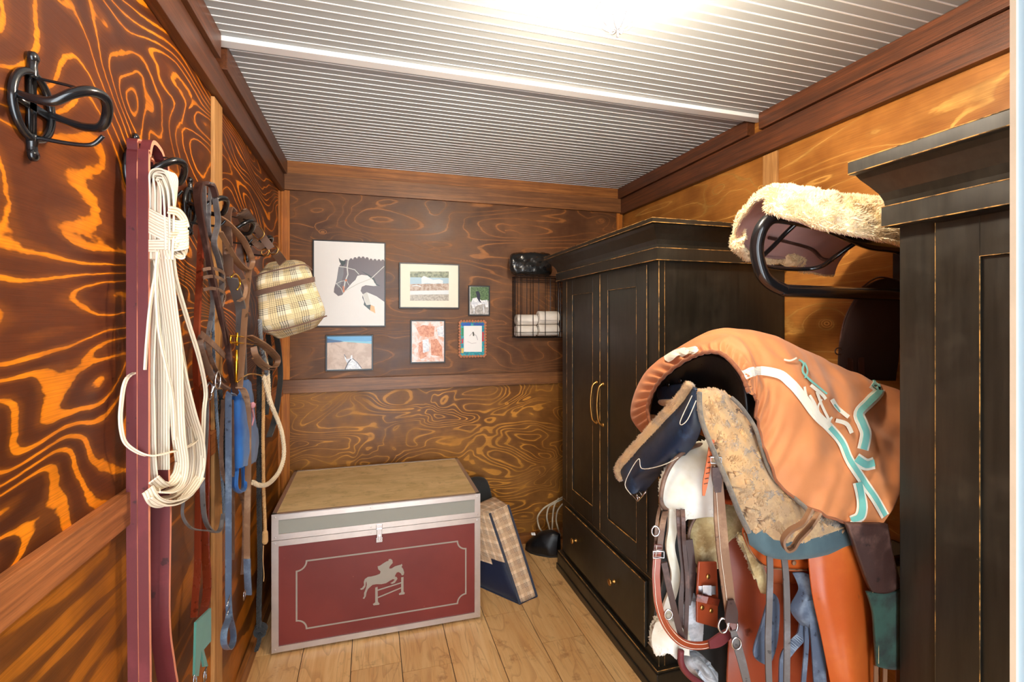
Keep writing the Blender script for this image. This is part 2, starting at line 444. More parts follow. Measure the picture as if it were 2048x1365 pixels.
def chest_red():
    t = NT('burgundy_panel'); p = t.pos(); f = t.noise(p, 420, 2, .5); s_ = t.noise(p, 38, 3, .7); b = t.noise(p, 3, 3)
    c = t.mix(t.ramp(b, .3, .7), srgb(102,30,26), srgb(116,40,34)); c = t.mix(t.math('MULTIPLY', t.ramp(s_, .72, .78), .6), c, srgb(190,120,100))
    return t.out(c, .42, 0, f, .15, .0004)
M['chest_red'] = chest_red()
M['chest_grey'] = plain('grey_panel', srgb(140,138,128), .42, 0, .08, 6)
M['logo_grey'] = plain('grey_paint', srgb(150,140,128), .45, 0, .05)
# plaid
def plaid(name, ground, dk, yel, su=.036, ph=0.0):
    t = NT(name); sp = t.n('ShaderNodeSeparateXYZ'); t.set(sp.inputs[0], t.uv())
    def lines(c):
        f = t.math('FRACT', t.math('ADD', t.math('DIVIDE', c, su), ph))
        g = t.math('FRACT', t.math('MULTIPLY', f, 10))
        l = t.math('MULTIPLY', t.math('LESS_THAN', g, .48), t.math('LESS_THAN', f, .40))
        l2 = t.math('MULTIPLY', t.math('LESS_THAN', g, .22), t.math('GREATER_THAN', f, .62)); l2 = t.math('MULTIPLY', l2, t.math('LESS_THAN', f, .93))
        return l, l2, t.math('GREATER_THAN', f, .60)
    a, a2, ya = lines(sp.outputs[0]); b, b2, yb = lines(sp.outputs[1])
    c = t.mix(t.math('MULTIPLY', t.math('MAXIMUM', ya, yb), .55), ground, yel)
    c = t.mix(t.math('MULTIPLY', t.math('ADD', a, b), .5, clamp=True), c, dk)
    c = t.mix(t.math('MULTIPLY', t.math('MAXIMUM', a2, b2), .6), c, dk)
    c = t.mix(t.math('MULTIPLY', a, b), c, dk)
    w_ = t.noise(t.mapv(t.uv(), (900,900,1)), 1, 2)
    return t.out(c, .9, 0, w_, .3, .0006)
M['plaid'] = plaid('plaid_bag', srgb(240,226,196), srgb(30,22,20), srgb(222,190,118), .072)
M['plaid2'] = plaid('plaid_blanket', srgb(232,200,166), srgb(74,44,36), srgb(206,160,120), .06)
# leathers, webbing, cloth
M['maroon'] = leather('maroon_leather', srgb(98,32,36), .55, srgb(118,46,50), 6)
M['peach'] = plain('cut_leather_edge', srgb(232,150,120), .6)
M['brown'] = leather('brown_leather', srgb(98,72,58), .45, srgb(146,116,96), 10)
M['tan'] = leather('worn_tan_leather', srgb(128,92,66), .5, srgb(176,140,108), 8)
M['dbrown'] = leather('dark_brown_leather', srgb(62,40,36), .36, srgb(112,82,72), 12)
M['chestnut'] = leather('chestnut_leather', srgb(112,42,22), .28, srgb(150,70,40), 5)
M['greyleather'] = leather('grey_leather', srgb(98,92,90), .42, srgb(124,122,126), 10)
M['orange'] = leather('orange_saddle_leather', srgb(190,86,32), .3, srgb(208,108,44), 3)
M['rustl'] = leather('rust_leather', srgb(138,58,30), .34, srgb(170,86,48), 3)
M['blackl'] = leather('black_leather', srgb(16,16,19), .35, srgb(34,34,40), 10)
M['navyl'] = leather('navy_leather', srgb(24,40,62), .4, srgb(50,74,104), 12)
M['daysheen'] = leather('daylight_sheen_leather', srgb(84,96,116), .35, srgb(126,142,160), 14)  # cool daylight sheen painted into the leather as blue-grey colour
M['web'] = None
def web_mat(name, a, b, n=8, wd=.03):
    t = NT(name); sp = t.n('ShaderNodeSeparateXYZ'); t.set(sp.inputs[0], t.uv())
    s_ = t.math('SINE', t.math('MULTIPLY', sp.outputs[0], 2*math.pi*n/wd)); f = t.noise(t.mapv(t.uv(), (900, 1600, 1)), 1, 2)
    return t.out(t.mix(t.ramp(s_, -1.0, -.2), b, a), .9, 0, t.math('ADD', s_, f), .4, .0012)
M['web'] = web_mat('cotton_webbing', srgb(240,228,206), srgb(196,176,146), 5)
M['cream_edge'] = fabric('cream_cotton', srgb(236,222,198))
M['rope_cream'] = fabric('cream_rope', srgb(226,204,170)); M['rope_tan'] = fabric('tan_rope', srgb(206,160,104)); M['rope_black'] = fabric('black_rope', srgb(34,36,38)); M['rope_blue'] = fabric('blue_grey_rope', srgb(96,110,128)); M['rope_grey'] = fabric('grey_rope', srgb(130,134,140))
M['blue'] = fabric('blue_felt', srgb(26,92,160), col2=srgb(18,62,124)); M['teal'] = fabric('teal_elastic', srgb(80,140,126)); M['dteal'] = fabric('dark_green_elastic', srgb(36,72,62), blot=20, col2=srgb(14,28,26))
M['zip'] = fabric('brown_zip', srgb(112,82,66), sc=400)
M['navy'] = fabric('navy_nylon', srgb(22,30,56), rough=.5); M['black_cloth'] = fabric('black_cloth', srgb(26,25,25)); M['charcoal'] = fabric('charcoal_cloth', srgb(40,38,36))
M['cover'] = fabric('rust_nylon_cover', srgb(212,134,80), sc=1200, var=.14, rough=.62)
M['cover_pipe'] = fabric('rust_piping', srgb(150,88,54))
M['stripe_w'] = fabric('white_stripe', srgb(240,232,214)); M['stripe_t'] = fabric('aqua_stripe', srgb(112,190,180))
M['fleece'] = fabric('cream_fleece', srgb(252,238,208), sc=160, col2=srgb(242,218,174)); M['fleece_w'] = fabric('white_fleece', srgb(226,222,214), sc=160, col2=srgb(200,190,160))
def felt(name, a, b, c_):
    t = NT(name); p = t.pos(); n = t.noise(p, 7, 5, .7, .5); f = t.noise(p, 380, 3, .7); n2 = t.noise(p, 45, 3, .7)
    c = t.mix(t.ramp(n, .38, .6), a, b); c = t.mix(t.math('MULTIPLY', t.ramp(n2, .45, .7), .4), c, c_)
    return t.out(c, .95, 0, t.math('ADD', f, n2), .35, .0012, Sheen_Weight=.3)
M['wool'] = felt('worn_wool', srgb(212,166,112), srgb(180,148,112), srgb(226,190,140))
M['wooldark'] = felt('grey_wool', srgb(122,112,98), srgb(96,90,84), srgb(160,140,116))
M['fleece_y'] = felt('yellowed_fleece', srgb(200,178,128), srgb(150,124,80), srgb(226,210,170))
M['skin'] = plain('leather_underside', srgb(176,140,134), .6, var=.12, sc=12)
M['towel'] = fabric('white_towel', srgb(236,226,214), sc=500)
M['plastic'] = plain('black_plastic_bag', (.012,.012,.012), .18, var=.3, sc=18, bs=.6, bd=.01)
M['cable'] = plain('grey_cable', srgb(196,184,160), .5)
M['felt_dk'] = plain('dark_felt', srgb(52,34,30), .95, sc=200, Sheen_Weight=.05)
M['jamb'] = plain('painted_door', srgb(150,172,184), .35, var=.02); M['jamb_edge'] = plain('door_edge_paint', srgb(196,176,150), .5)
def col(name, rgb, rough=.5, **kw):
    k = 'c_'+name
    if k not in M: M[k] = plain(name, srgb(*rgb), rough, var=.05, bs=.03, **kw)
    return M[k]
# ---------------------------------------------------------------- room
XL, XR, YB, YF, H = -0.52, 1.74, 3.10, -0.40, 2.45
def struct(o): o['kind'] = 'structure'; return o
def slab(name, b, mat, bevel=0.0):
    m = MB(); m.box(*b); return struct(m.build(name, mat, bevel=bevel))
RZ = 1.095   # height where upper and lower sheets meet (behind the rail)
def wall(name, boxes):
    m = MB(); mats = []
    for b, mt in boxes:
        if mt not in mats: mats.append(mt)
        m.box(*b, mi=mats.index(mt))
    return struct(m.build(name, mats))
wall('wall_left', [((XL-.1,YF-.1,RZ,XL,YB,H), M['ply_left']), ((XL-.1,YF-.1,0,XL,YB,RZ), M['ply_left_low'])])
wall('wall_back', [((XL-.1,YB,RZ,XR+.1,YB+.1,H), M['ply_back']), ((XL-.1,YB,0,XR+.1,YB+.1,RZ), M['ply_back_low'])])
wall('wall_right', [((XR,YF-.1,0,XR+.1,YB,H), M['ply_right'])])
# wall with the doorway the picture is taken from
wall('wall_front', [((.78,YF-.1,0,XR,YF,H), M['ply_right']), ((XL,YF-.1,2.2,.78,YF,H), M['ply_right'])])
# floor
fm = MB(); fm.box(XL-.1, YF-.1, -.03, XR+.1, YB+.1, -.004, 1)
rr = random.Random(4); xs = -0.297-.212*2; k = 0
seeds = {0: .9, 1: 1.5, 2: 1.2, 3: 2.10-1.2, 4: 1.75, 5: 2.38-1.2, 6: 2.11-1.2, 7: 2.74-1.2, 8: 1.0, 9: 1.4, 10: .7, 11: 1.1, 12: .9}
FLOORX = []
x = xs; k = -1
while x < XR+.1:
    k += 1; x1 = x+.212; j0 = {2: 1.35, 3: .95, 4: 2.10, 5: 1.30, 6: 2.38, 7: 2.11, 8: 2.74}.get(k, rr.uniform(.2, 2.6))
    ys = [j0+1.22*q for q in range(-5, 5)]
    for a, b in zip(ys[:-1], ys[1:]):
        a2, b2 = max(a, YF-.1), min(b, YB+.1)
        if b2-a2 < .01: continue
        fm.box(max(x, XL-.1)+.0017, a2+.0017, -.004, min(x1, XR+.1)-.0017, b2-.0017, 0, 0, at=.05+.9*rr.random())
    x = x1
struct(fm.build('floor', [M['floor'], M['gap']]))
# ceiling : grooved white panels, ribs every 4 cm
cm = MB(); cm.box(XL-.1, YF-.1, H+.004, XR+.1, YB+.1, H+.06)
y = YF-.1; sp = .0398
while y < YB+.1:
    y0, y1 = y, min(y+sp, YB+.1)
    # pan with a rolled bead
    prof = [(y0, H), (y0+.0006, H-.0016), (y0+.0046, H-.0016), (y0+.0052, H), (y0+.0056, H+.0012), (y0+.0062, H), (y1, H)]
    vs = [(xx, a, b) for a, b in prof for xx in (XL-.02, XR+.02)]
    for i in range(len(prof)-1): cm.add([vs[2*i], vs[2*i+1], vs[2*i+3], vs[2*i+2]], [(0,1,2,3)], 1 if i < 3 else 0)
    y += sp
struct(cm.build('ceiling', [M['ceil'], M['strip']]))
n_tr = [0]
def trim(b, mat, bevel=.0015):
    n_tr[0] += 1; return slab('trim_%d' % n_tr[0], b, mat, bevel)
trim((XL, 1.800, H-.018, XR, 1.846, H-.0005), M['strip'])
# boards under the ceiling
trim((XL, YF, H-.085, XL+.045, 1.79, H-.001), M['board_y'])
trim((XL, 1.86, H-.085, XL+.045, YB, H-.001), M['board_y'])
trim((XL, YF, H-.185, XL+.030, YB, H-.088), M['board_y'])
trim((XR-.045, YF, H-.075, XR, 1.79, H-.001), M['board_yr'])
trim((XR-.045, 1.86, H-.075, XR, YB, H-.001), M['board_yr'])
trim((XR-.030, YF, H-.185, XR, YB, H-.077), M['board_yr'])
trim((XL+.03, YB-.022, H-.175, XR-.03, YB, H-.075), M['board_x'])
trim((XL+.03, YB-.006, H-.075, XR-.03, YB, H-.001), M['base_x'])
# middle rails
trim((XL, YF, 1.062, XL+.022, YB, 1.132), M['rail_y'])
trim((XL+.022, YB-.022, 1.075, XR, YB, 1.155), M['board_x'])
# studs (battens over the sheet joints)
def batten_left(y, w, mat=M['stud']):
    trim((XL, y-w/2, 1.132, XL+.012, y+w/2, H-.19), mat); trim((XL, y-w/2, .075, XL+.012, y+w/2, 1.06), mat)
batten_left(1.885, .09)
batten_left(YB-.02, .04, M['stud_o'])
trim((XL+.012, YB-.012, 1.155, XL+.058, YB, H-.178), M['stud_o']); trim((XL+.012, YB-.012, .075, XL+.058, YB, 1.075), M['stud_o'])
trim((XR-.012, 1.72, .075, XR, 1.80, H-.19), M['stud'])
trim((XR-.055, YB-.012, 1.155, XR-.012, YB, H-.178), M['stud_o'])
# skirting
slab('baseboard_left', (XL, YF, 0, XL+.022, YB, .07), M['base'], .002)
slab('baseboard_back', (XL+.022, YB-.018, 0, XR, YB, .07), M['base_x'], .002)
slab('baseboard_right', (XR-.018, YF, 0, XR, YB-.018, .07), M['base'], .002)
# door leaf standing open on the right of the doorway
d1 = MB(); d1.box(.306, YF+.02, .01, .345, .1575, 2.08)
d1o = struct(d1.build('door_1', M['jamb']))
d2 = MB(); d2.box(.3045, .1575, .01, .3465, .160, 2.08); struct(d2.build('edge_strip', M['jamb_edge'], d1o))
hd = MB(); hd.tube(crom([(.306,.07,1.0),(.27,.07,1.0),(.26,.03,1.0),(.262,-.03,1.0)],6), .008, 10); hd.lathe((.306,.07,1.0),(-1,0,0),[(0,.025),(.006,.025),(.008,.015)])
hd.build('handle', M['steel'], d1o, smooth=True)
# caged jar lamp
lamp = empty('ceiling_lamp', (LAMP.x, LAMP.y, H), 'white caged jar lamp glowing on the white panelled ceiling', 'lamp')
b = MB(); b.lathe((LAMP.x, LAMP.y, H-.004), (0,0,-1), [(0,.062),(.02,.062),(.03,.05),(.06,.048),(.064,.044)], 28); b.build('base', M['white'], lamp, smooth=True)
em = NT('glowing_glass'); em.out((1,.97,.9), .3); em.set(em.b.inputs['Emission Color'], (1,.85,.66,1)); em.set(em.b.inputs['Emission Strength'], LAMP_L)
g = MB(); g.lathe((LAMP.x, LAMP.y, H-.07), (0,0,-1), [(0,.036),(.02,.041),(.06,.042),(.10,.037),(.125,.024),(.134,.008)], 24)
go = g.build('glass', em.m, lamp, smooth=True); go.visible_shadow = True
cg = MB()
for k in range(4):
    a = math.pi*k/4
    cg.tube(crom([LAMP.xy.to_3d()+Vector((math.cos(a)*r*s, math.sin(a)*r*s, H-z)) for s, r, z in ((1,.05,.06),(1,.054,.12),(1,.05,.19),(1,.028,.222),(1,0,.228),(-1,.028,.222),(-1,.05,.19),(-1,.054,.12),(-1,.05,.06))], 5), .0022, 6)
for z, r in ((.12,.054),(.175,.052)):
    cg.tube([(LAMP.x+r*math.cos(t*math.pi/12), LAMP.y+r*math.sin(t*math.pi/12), H-z) for t in range(24)], .0022, 6, closed=True)
cg.tube([(LAMP.x, LAMP.y, H-.226),(LAMP.x, LAMP.y, H-.246)], .003, 6)
cg.build('cage', M['white'], lamp, smooth=True)
# ---------------------------------------------------------------- armoires
def armoire(x0, y0, y1, ov, oy, top, band_z, label, knob_y, det=True):
    """x0: front face of the body, body back on the right wall"""
    e = empty('armoire', (x0+.3, (y0+y1)/2, 0), label, 'armoire')
    xb = XR-.004; pl = .024
    m = MB(); m.box(x0, y0, .08, xb, y1, band_z+.02)
    m.build('body', M['cab'], e, bevel=.002)
    m = MB(); m.box(x0-pl, y0-pl, .0, xb, y1+pl, .100); m.box(x0-pl+.004, y0-pl+.004, .1, xb, y1+pl-.004, .114)
    m.box(x0-pl-.006, y0-pl-.006, 0, xb, y1+pl+.006, .035)
    m.build('plinth', M['cab'], e, bevel=.003)
    wd = MB(); q = .002
    for z in (.112,): wd.tube([(x0-pl+.004, y1+pl, z),(x0-pl+.004, y0-pl+.004, z),(xb, y0-pl+.004, z)], .0018, 5)
    wd.tube([(x0, y0, .114), (x0, y0, band_z)], .0016, 5); wd.tube([(x0+.026, y0-.0005, .114), (x0+.026, y0-.0005, band_z)], .0008, 5)
    # cornice: profile offset o(z) swept round front and both ends
    prof = [(.03, band_z), (.03, band_z+.048), (.024, band_z+.050), (.026, band_z+.062), (.034, band_z+.080), (.05, band_z+.100), (.066, band_z+.118), (.074, band_z+.130), (ov-.002, band_z+.132), (ov, band_z+.134), (ov, top-.002), (ov-.002, top)]
    m = MB(); vs = []
    for o, z in prof:
        oyy = o*(oy/ov)
        vs += [(xb, y0-oyy, z), (x0-o, y0-oyy, z), (x0-o, y1+oyy, z), (xb, y1+oyy, z)]
    n = len(prof)
    fs = [(4*i+k, 4*i+k+1, 4*i+k+5, 4*i+k+4) for i in range(n-1) for k in range(3)] + [(4*i+3, 4*i, 4*i+4, 4*i+7) for i in range(n-1)] + [(0,1,2,3), tuple(4*(n-1)+k for k in range(4))]
    m.add(vs, fs); m.build('cornice', M['cab'], e)
    for o, z in ((.03, band_z+.0), (.03, band_z+.048), (ov, top-.0015), (ov, band_z+.134)):
        oyy = o*(oy/ov); wd.tube([(x0-o, y1+oyy, z), (x0-o, y0-oyy, z), (xb, y0-oyy, z)], .0012, 5)
    wd.build('worn_edges', M['worn'], e)
    # doors with recessed panels
    st = .08; ya, yb_ = y0+st, y1-st; ym = (ya+yb_)/2
    dz0, dz1 = .452, band_z-.008
    for (a, b, sgn) in ((ya, ym-.0015, 1), (ym+.0015, yb_, -1)):
        m = MB(); s_ = .082; xf = x0-.006; t_ = .020; z0, z1 = dz0+.088, dz1-.085
        m.box(xf, a, dz0, x0+.0, a+s_, dz1); m.box(xf, b-s_, dz0, x0, b, dz1)
        m.box(xf, a+s_, dz0, x0, b-s_, z0); m.box(xf, a+s_, z1, x0, b-s_, dz1)
        m.box(x0-.0005, a+s_, z0, x0+.002, b-s_, z1)
        dr = m.build('door', M['cab'], e, bevel=.0012)
        wb = MB(); wb.tube([(xf+.001, a+s_, z0), (xf+.001, b-s_, z0)], .0022, 5); wb.tube([(xf, b-s_, z0), (xf, b-s_, z1)], .001, 5); wb.tube([(xf, a+s_, z0), (xf, a+s_, z1)], .0006, 5); wb.tube([(xf, b-s_, z1), (xf, a+s_, z1)], .0007, 5)
        wb.tube([(xf, a, dz0), (xf, a, dz1)], .0011, 5); wb.tube([(xf, b, dz0), (xf, b, dz1)], .0006, 5)
        wb.build('worn_edges', M['worn'], dr)
        hb = MB(); hy = (b-.034) if sgn == 1 else (a+.034)
        pts = crom([(xf, hy, .985), (xf-.008, hy, .988), (xf-.026, hy, 1.01), (xf-.034, hy, 1.085), (xf-.026, hy, 1.165), (xf-.008, hy, 1.187), (xf, hy, 1.19)], 6)
        hb.tube(pts, [.0045+.002*abs(i/(len(pts)-1)-.5)*2 for i in range(len(pts))], 8)
        for z in (.986, 1.189): hb.lathe((xf, hy, z), (-1,0,0), [(0,.010),(.003,.010),(.006,.006)], 14)
        hb.build('handle', M['brass'], dr, smooth=True)
    # drawer
    m = MB(); m.box(x0-.016, ya, .142, x0, yb_, .415)
    dw = m.build('drawer', M['cab'], e, bevel=.004)
    wb = MB(); wb.tube([(x0-.015, ya, .414), (x0-.015, yb_, .414)], .0024, 5); wb.tube([(x0-.0155, ya+.003, .142), (x0-.0155, ya+.003, .414)], .0008, 5); wb.tube([(x0, y0+.0, .436), (x0, y1, .436)], .001, 5)
    wb.build('worn_edges', M['worn'], dw)
    for ky in knob_y:
        kb = MB(); kb.lathe((x0-.016, ky, .283), (-1,0,0), [(0,.010),(.003,.010),(.006,.006),(.016,.005),(.020,.013),(.026,.016),(.030,.013),(.032,.006)], 18)
        kb.build('knob', M['brass'], dw, smooth=True)
    return e
A1 = armoire(1.107, 1.686, 2.70, .087, .09, 1.895, 1.743, 'black distressed armoire with brass handles standing against the back wall', (2.024, 2.461))
A2 = armoire(1.215, -.21, .846, .087, .06, 1.893, 1.728, 'tall black armoire in the right foreground, cut off by the picture edge', (.1, .55))
# ---------------------------------------------------------------- tack trunk
tx0, tx1, ty0, ty1, tz = -.426, .523, 2.37, 3.03, .632
tr = empty('tack_trunk', ((tx0+tx1)/2, (ty0+ty1)/2, 0), 'burgundy tack trunk with aluminium edges and a jumping horse emblem', 'trunk')
lz = .515   # lid seam
m = MB(); m.box(tx0+.003, ty0+.003, .012, tx1-.003, ty1-.003, lz-.001); 
for fx in (tx0+.05, tx1-.05):
    for fy in (ty0+.05, ty1-.05): m.box(fx-.03, fy-.03, 0, fx+.03, fy+.03, .012)
m.build('body', M['chest_red'], tr)
m = MB(); m.box(tx0+.003, ty0+.003, lz+.001, tx1-.003, ty1-.003, tz-.002); lid = m.build('lid', [M['chest_grey']], tr)
m = MB(); m.box(tx0+.012, ty0+.012, tz-.003, tx1-.012, ty1-.012, tz-.0005); m.build('lid_top', M['chest_top'], lid)
def edges(name, z0, z1, par, wt=.026):
    m = MB(); t = .0025
    for a, b in ((z0, z0+wt), (z1-wt, z1)):
        m.box(tx0-t, ty0-t, a, tx1+t, ty0+t+.001, b); m.box(tx0-t, ty1-t, a, tx1+t, ty1+t, b)
        m.box(tx0-t, ty0, a, tx0+t, ty1, b); m.box(tx1-t, ty0, a, tx1+t, ty1, b)
    for cx, sx in ((tx0, 1), (tx1, -1)):
        for cy, sy in ((ty0, 1), (ty1, -1)):
            x_a, x_b = sorted((cx-sx*(t+.0006), cx+sx*wt)); y_a, y_b = sorted((cy-sy*(t+.0006), cy+sy*(t+.001)))
            m.box(x_a, y_a, z0, x_b, y_b, z1)
            x_a, x_b = sorted((cx-sx*(t+.0006), cx+sx*t)); y_a, y_b = sorted((cy-sy*t, cy+sy*wt)); m.box(x_a, y_a, z0, x_b, y_b, z1)
    if z1 > .6:
        for (a, b, c_, d) in ((tx0-t, ty0-t, tx1+t, ty0+.016), (tx0-t, ty1-.016, tx1+t, ty1+t), (tx0-t, ty0, tx0+.016, ty1), (tx1-.016, ty0, tx1+t, ty1)): m.box(a, b, z1-.002, c_, d, z1+.0012)
    for xx in (tx0+.012, (tx0+tx1)/2-.05, tx1-.012):
        for z in (z0+wt/2, z1-wt/2): m.lathe((xx, ty0-.003, z), (0,-1,0), [(0,.0045),(.0015,.004),(.002,.001)], 10)
    m.build(name, M['alu'], par)
edges('metal_edging', .012, lz-.001, tr); edges('metal_edging', lz+.001, tz, lid)
# clasp
m = MB(); cx = (tx0+tx1)/2-.012
m.box(cx-.014, ty0-.007, lz-.004, cx+.014, ty0-.003, lz+.022); m.tube([(cx-.014, ty0-.008, lz+.0), (cx+.014, ty0-.008, lz)], .004, 8)
m.box(cx-.012, ty0-.011, lz-.048, cx+.012, ty0-.007, lz+.005); m.box(cx-.015, ty0-.010, lz-.062, cx+.015, ty0-.003, lz-.040)
m.box(cx-.005, ty0-.017, lz-.052, cx+.005, ty0-.010, lz-.028)
m.build('clasp', M['steel'], tr, bevel=.0015)
# painted frame line and emblem (in the plane of the front panel)
yf = ty0+.0025
fx0, fx1, fz0, fz1 = tx0+.100, tx1-.070, .096, .405
m = MB(); rad = .042; th = .0035
def arc(cx, cz, a0, a1): return [(cx+rad*math.cos(a0+(a1-a0)*i/8), cz+rad*math.sin(a0+(a1-a0)*i/8)) for i in range(9)]
pi = math.pi
loop = arc(fx0, fz0, 0, pi/2)[::-1]*0
loop = arc(fx0, fz1, 0, -pi/2)[::-1] + [] 
loop = arc(fx0, fz0, pi/2, 0) + arc(fx1, fz0, pi, pi/2) + arc(fx1, fz1, -pi/2, -pi) + arc(fx0, fz1, 0, -pi/2)
m.ribbon([(a, yf-.0002, c_) for a, c_ in loop], .0075, .0014, (0,1,0), closed=True) if False else None
# line as quads in plane
L = [Vector((a, 0, c_)) for a, c_ in loop]; N = len(L); vs = []
for i in range(N):
    t1 = (L[i]-L[i-1]); t2 = (L[(i+1) % N]-L[i]); t1.normalize(); t2.normalize(); tt = (t1+t2).normalized(); nn = Vector((-tt.z, 0, tt.x)); k = th/max(.5, tt.dot(t1))
    vs += [L[i]+nn*k+Vector((0, yf-.0006, 0)), L[i]-nn*k+Vector((0, yf-.0006, 0))]
m.add(vs, [(2*i, 2*i+1, (2*i+3) % (2*N), (2*i+2) % (2*N)) for i in range(N)])
m.build('painted_border', M['logo_grey'], tr)
# jumping horse and rider, traced as an emblem (photo units -> panel plane)
def fp(u, v): # pixel in the enlarged view of the trunk front -> panel
    return P(520+u/2.968, 880+v/2.968, y=ty0+.0018)
horse = [(594,886),(606,880),(618,864),(616,845),(622,828),(640,815),(662,812),(690,805),(712,796),(716,782),(702,770),(698,752),(712,748),(732,734),(752,722),(762,720),(764,710),(776,708),(786,716),(788,732),(778,742),(768,756),(768,766),(782,764),(800,752),(820,746),(836,742),(842,737),(845,746),(840,756),(850,768),(856,790),(852,803),(842,806),(836,794),(824,786),(812,788),(804,802),(800,812),(812,816),(816,826),(808,838),(800,850),(784,856),(774,852),(790,842),(800,830),(788,828),(770,838),(748,852),(720,858),(690,858),(668,862),(652,876),(640,888),(632,908),(628,930),(618,946),(610,942),(618,930),(618,910),(628,886),(634,862),(632,840),(628,850),(626,872),(614,888),(600,892)]
m = MB(); m.poly([fp(*q) for q in horse], (0,-1,0), .0008)
for pl_ in ([(684,878),(698,874),(700,962),(710,974),(706,980),(674,984),(670,976),(684,966)], [(838,818),(852,815),(852,902),(860,910),(856,918),(826,922),(824,914),(838,906)], [(698,890),(838,846),(838,853),(698,898)], [(698,934),(838,876),(838,883),(698,942)]):
    m.poly([fp(*q) for q in pl_], (0,-1,0), .0008)
m.build('horse_emblem', M['logo_grey'], tr)
# ---------------------------------------------------------------- left wall: hooks and hanging tack
def proj(p):
    q = Vector(p)-Vector((0,0,CAMH)); d = q.dot(FW); return (1024+FPX*q.dot(RT)/d, CYP-FPX*q.z/d)
XA = Vector((1,0,0)); YA = Vector((0,1,0)); ZA = Vector((0,0,1)); RA = Vector((math.cos(YAW), -math.sin(YAW), 0))
def wid(p, px, wdir):
    a = proj(p); b = proj(Vector(p)+Vector(wdir).normalized()*.01); return px/max(1.0, math.hypot(b[0]-a[0], b[1]-a[1]))*.01
def trace(pts):
    """list of (u, v, distance of the strand from the left wall)"""
    return [P(u, v, x=XL+dx) for u, v, dx in pts]
def strap(mb, pts, px, dx=None, wdir=None, th=.003, k=8, mi=0, mi_edge=None, world=False, ws=None):
    q = pts if world else (trace(pts) if dx is None else [P(u, v, x=XL+dx) for u, v in pts])
    wd_ = wdir if wdir is not None else RA
    if isinstance(px, float): W = px
    else: W = wid(q[len(q)//2], px, wd_ if not isinstance(wd_, list) else wd_[0])
    c = crom(q, k)
    if isinstance(wd_, list):
        wl = crom(wd_, k); wd_ = [v.normalized() for v in wl]
    if ws:
        wsx = [v.x for v in crom([Vector((w_, 0, 0)) for w_ in ws], k)]
    mb.ribbon(c, W, th, wd_, mi, mi_edge, wscale=wsx if ws else None); return c
def make_hook(y):
    e = empty('bridle_hook', (XL, y, 1.84), 'x', 'hook', 'black bridle hooks along the left wall')
    def w(px, py, pz): return Vector((XL+px, y+py, 1.84+pz))
    m = MB(); n = 40
    ring = [w(.006, .046*math.cos(t*2*math.pi/n), .052*math.sin(t*2*math.pi/n)) for t in range(n)]
    m.tube(ring, .006, 8, closed=True)
    m.ribbon([w(.004, -.044, 0), w(.004, .044, 0)], .012, .006, ZA); m.ribbon([w(.004, 0, -.05), w(.004, 0, .05)], .016, .006, YA)
    for s in (-1, 1):
        m.tube(crom([w(.005, 0, s*.045), w(.005, 0, s*.062), w(.006, 0, s*.075)], 4), [.008]*4+[.007]*5, 10)
        m.lathe(w(.004, 0, s*.077), (1,0,0), [(0,.010),(.006,.0095),(.009,.005)], 14)
    m.build('plate', M['black_metal'], e, smooth=True)
    a = MB(); h = [(.006,-.040,.004),(.030,-.046,-.004),(.055,-.047,-.006),(.076,-.042,.010),(.092,-.026,.024),(.100,0,.026),(.094,.024,.012),(.080,.038,-.008),(.055,.045,-.010),(.030,.044,-.004),(.006,.040,.004)]
    pts = crom([w(*q) for q in h], 8); N = len(pts)
    a.tube(pts, [.0055+.0028*math.sin(math.pi*i/(N-1)) for i in range(N)], 12)
    a.build('arm', M['black_metal'], e, smooth=True)
    r = MB(); r.tube(crom([w(.006, 0, -.048), w(.05, .002, -.053), (w(.082, .002, -.052)), w(.098, .002, -.036)], 6), .0035, 8)
    r.tube(crom([w(.006, 0, .046), w(.05, 0, .040), w(.098, 0, .028)], 6), .0025, 8)
    r.parts('peg', M['black_metal'], e, smooth=True)
    return e
HY = [.943, 1.287, 1.632, 1.975, 2.315]
hk = make_hook(HY[0]); hk['label'] = 'empty black bridle hook nearest the viewer, nothing hanging on it'
for y_, lb in zip(HY[1:], ('black bridle hook carrying the maroon strap and cream webbing line', 'black bridle hook with dark brown reins and red-brown girth over it', 'black bridle hook with a taupe leather headcollar over it', 'black bridle hook from which the plaid bag hangs')):
    copy_tree(hk, (0, y_-HY[0], 0), lb)
# maroon strap, looped twice over the second hook
m = MB()
for (uf, ub, sh) in ((265, 313, 0), (288, 332, .028)):
    q = [P(uf+3-(.3*sh), 1365, x=XL+.024+sh), P(uf+1, 1180, x=XL+.024+sh), P(uf, 1000, x=XL+.024+sh), P(uf, 640, x=XL+.024+sh), P(uf, 330, x=XL+.024+sh)]
    top = Vector((XL+.024+sh, 1.262, 1.893)); xx = XL+.024+sh
    y0_ = q[-1].y
    bk = [Vector((xx, 1.32, 1.80)), P(ub-4, 900, x=XL+.03+sh), P(ub, 1015, x=XL+.03+sh), P(ub-2, 1235, x=XL+.03+sh), P(ub+8, 1330, x=XL+.03+sh), P(ub+17, 1400, x=XL+.03+sh)]
    low = [bk[-1]+Vector((0, .02, -.25)), bk[-1]+Vector((.0, -.06, -.36)), q[0]+Vector((0, .03, -.40)), q[0]+Vector((0, 0, -.22))]
    loop = q + [Vector((xx, y0_+.006, 1.86)), top+Vector((0,-.03,-.002)), top, top+Vector((0,.03,-.018))] + bk + low
    c = crom(loop, 8, closed=True)
    m.ribbon(c, .0195, .0095, XA, 0, 1, closed=True)
tag(m.build('leather_strap', [M['maroon'], M['peach']]), 'long maroon leather strap with peach edges, doubled over the second hook', 'strap')
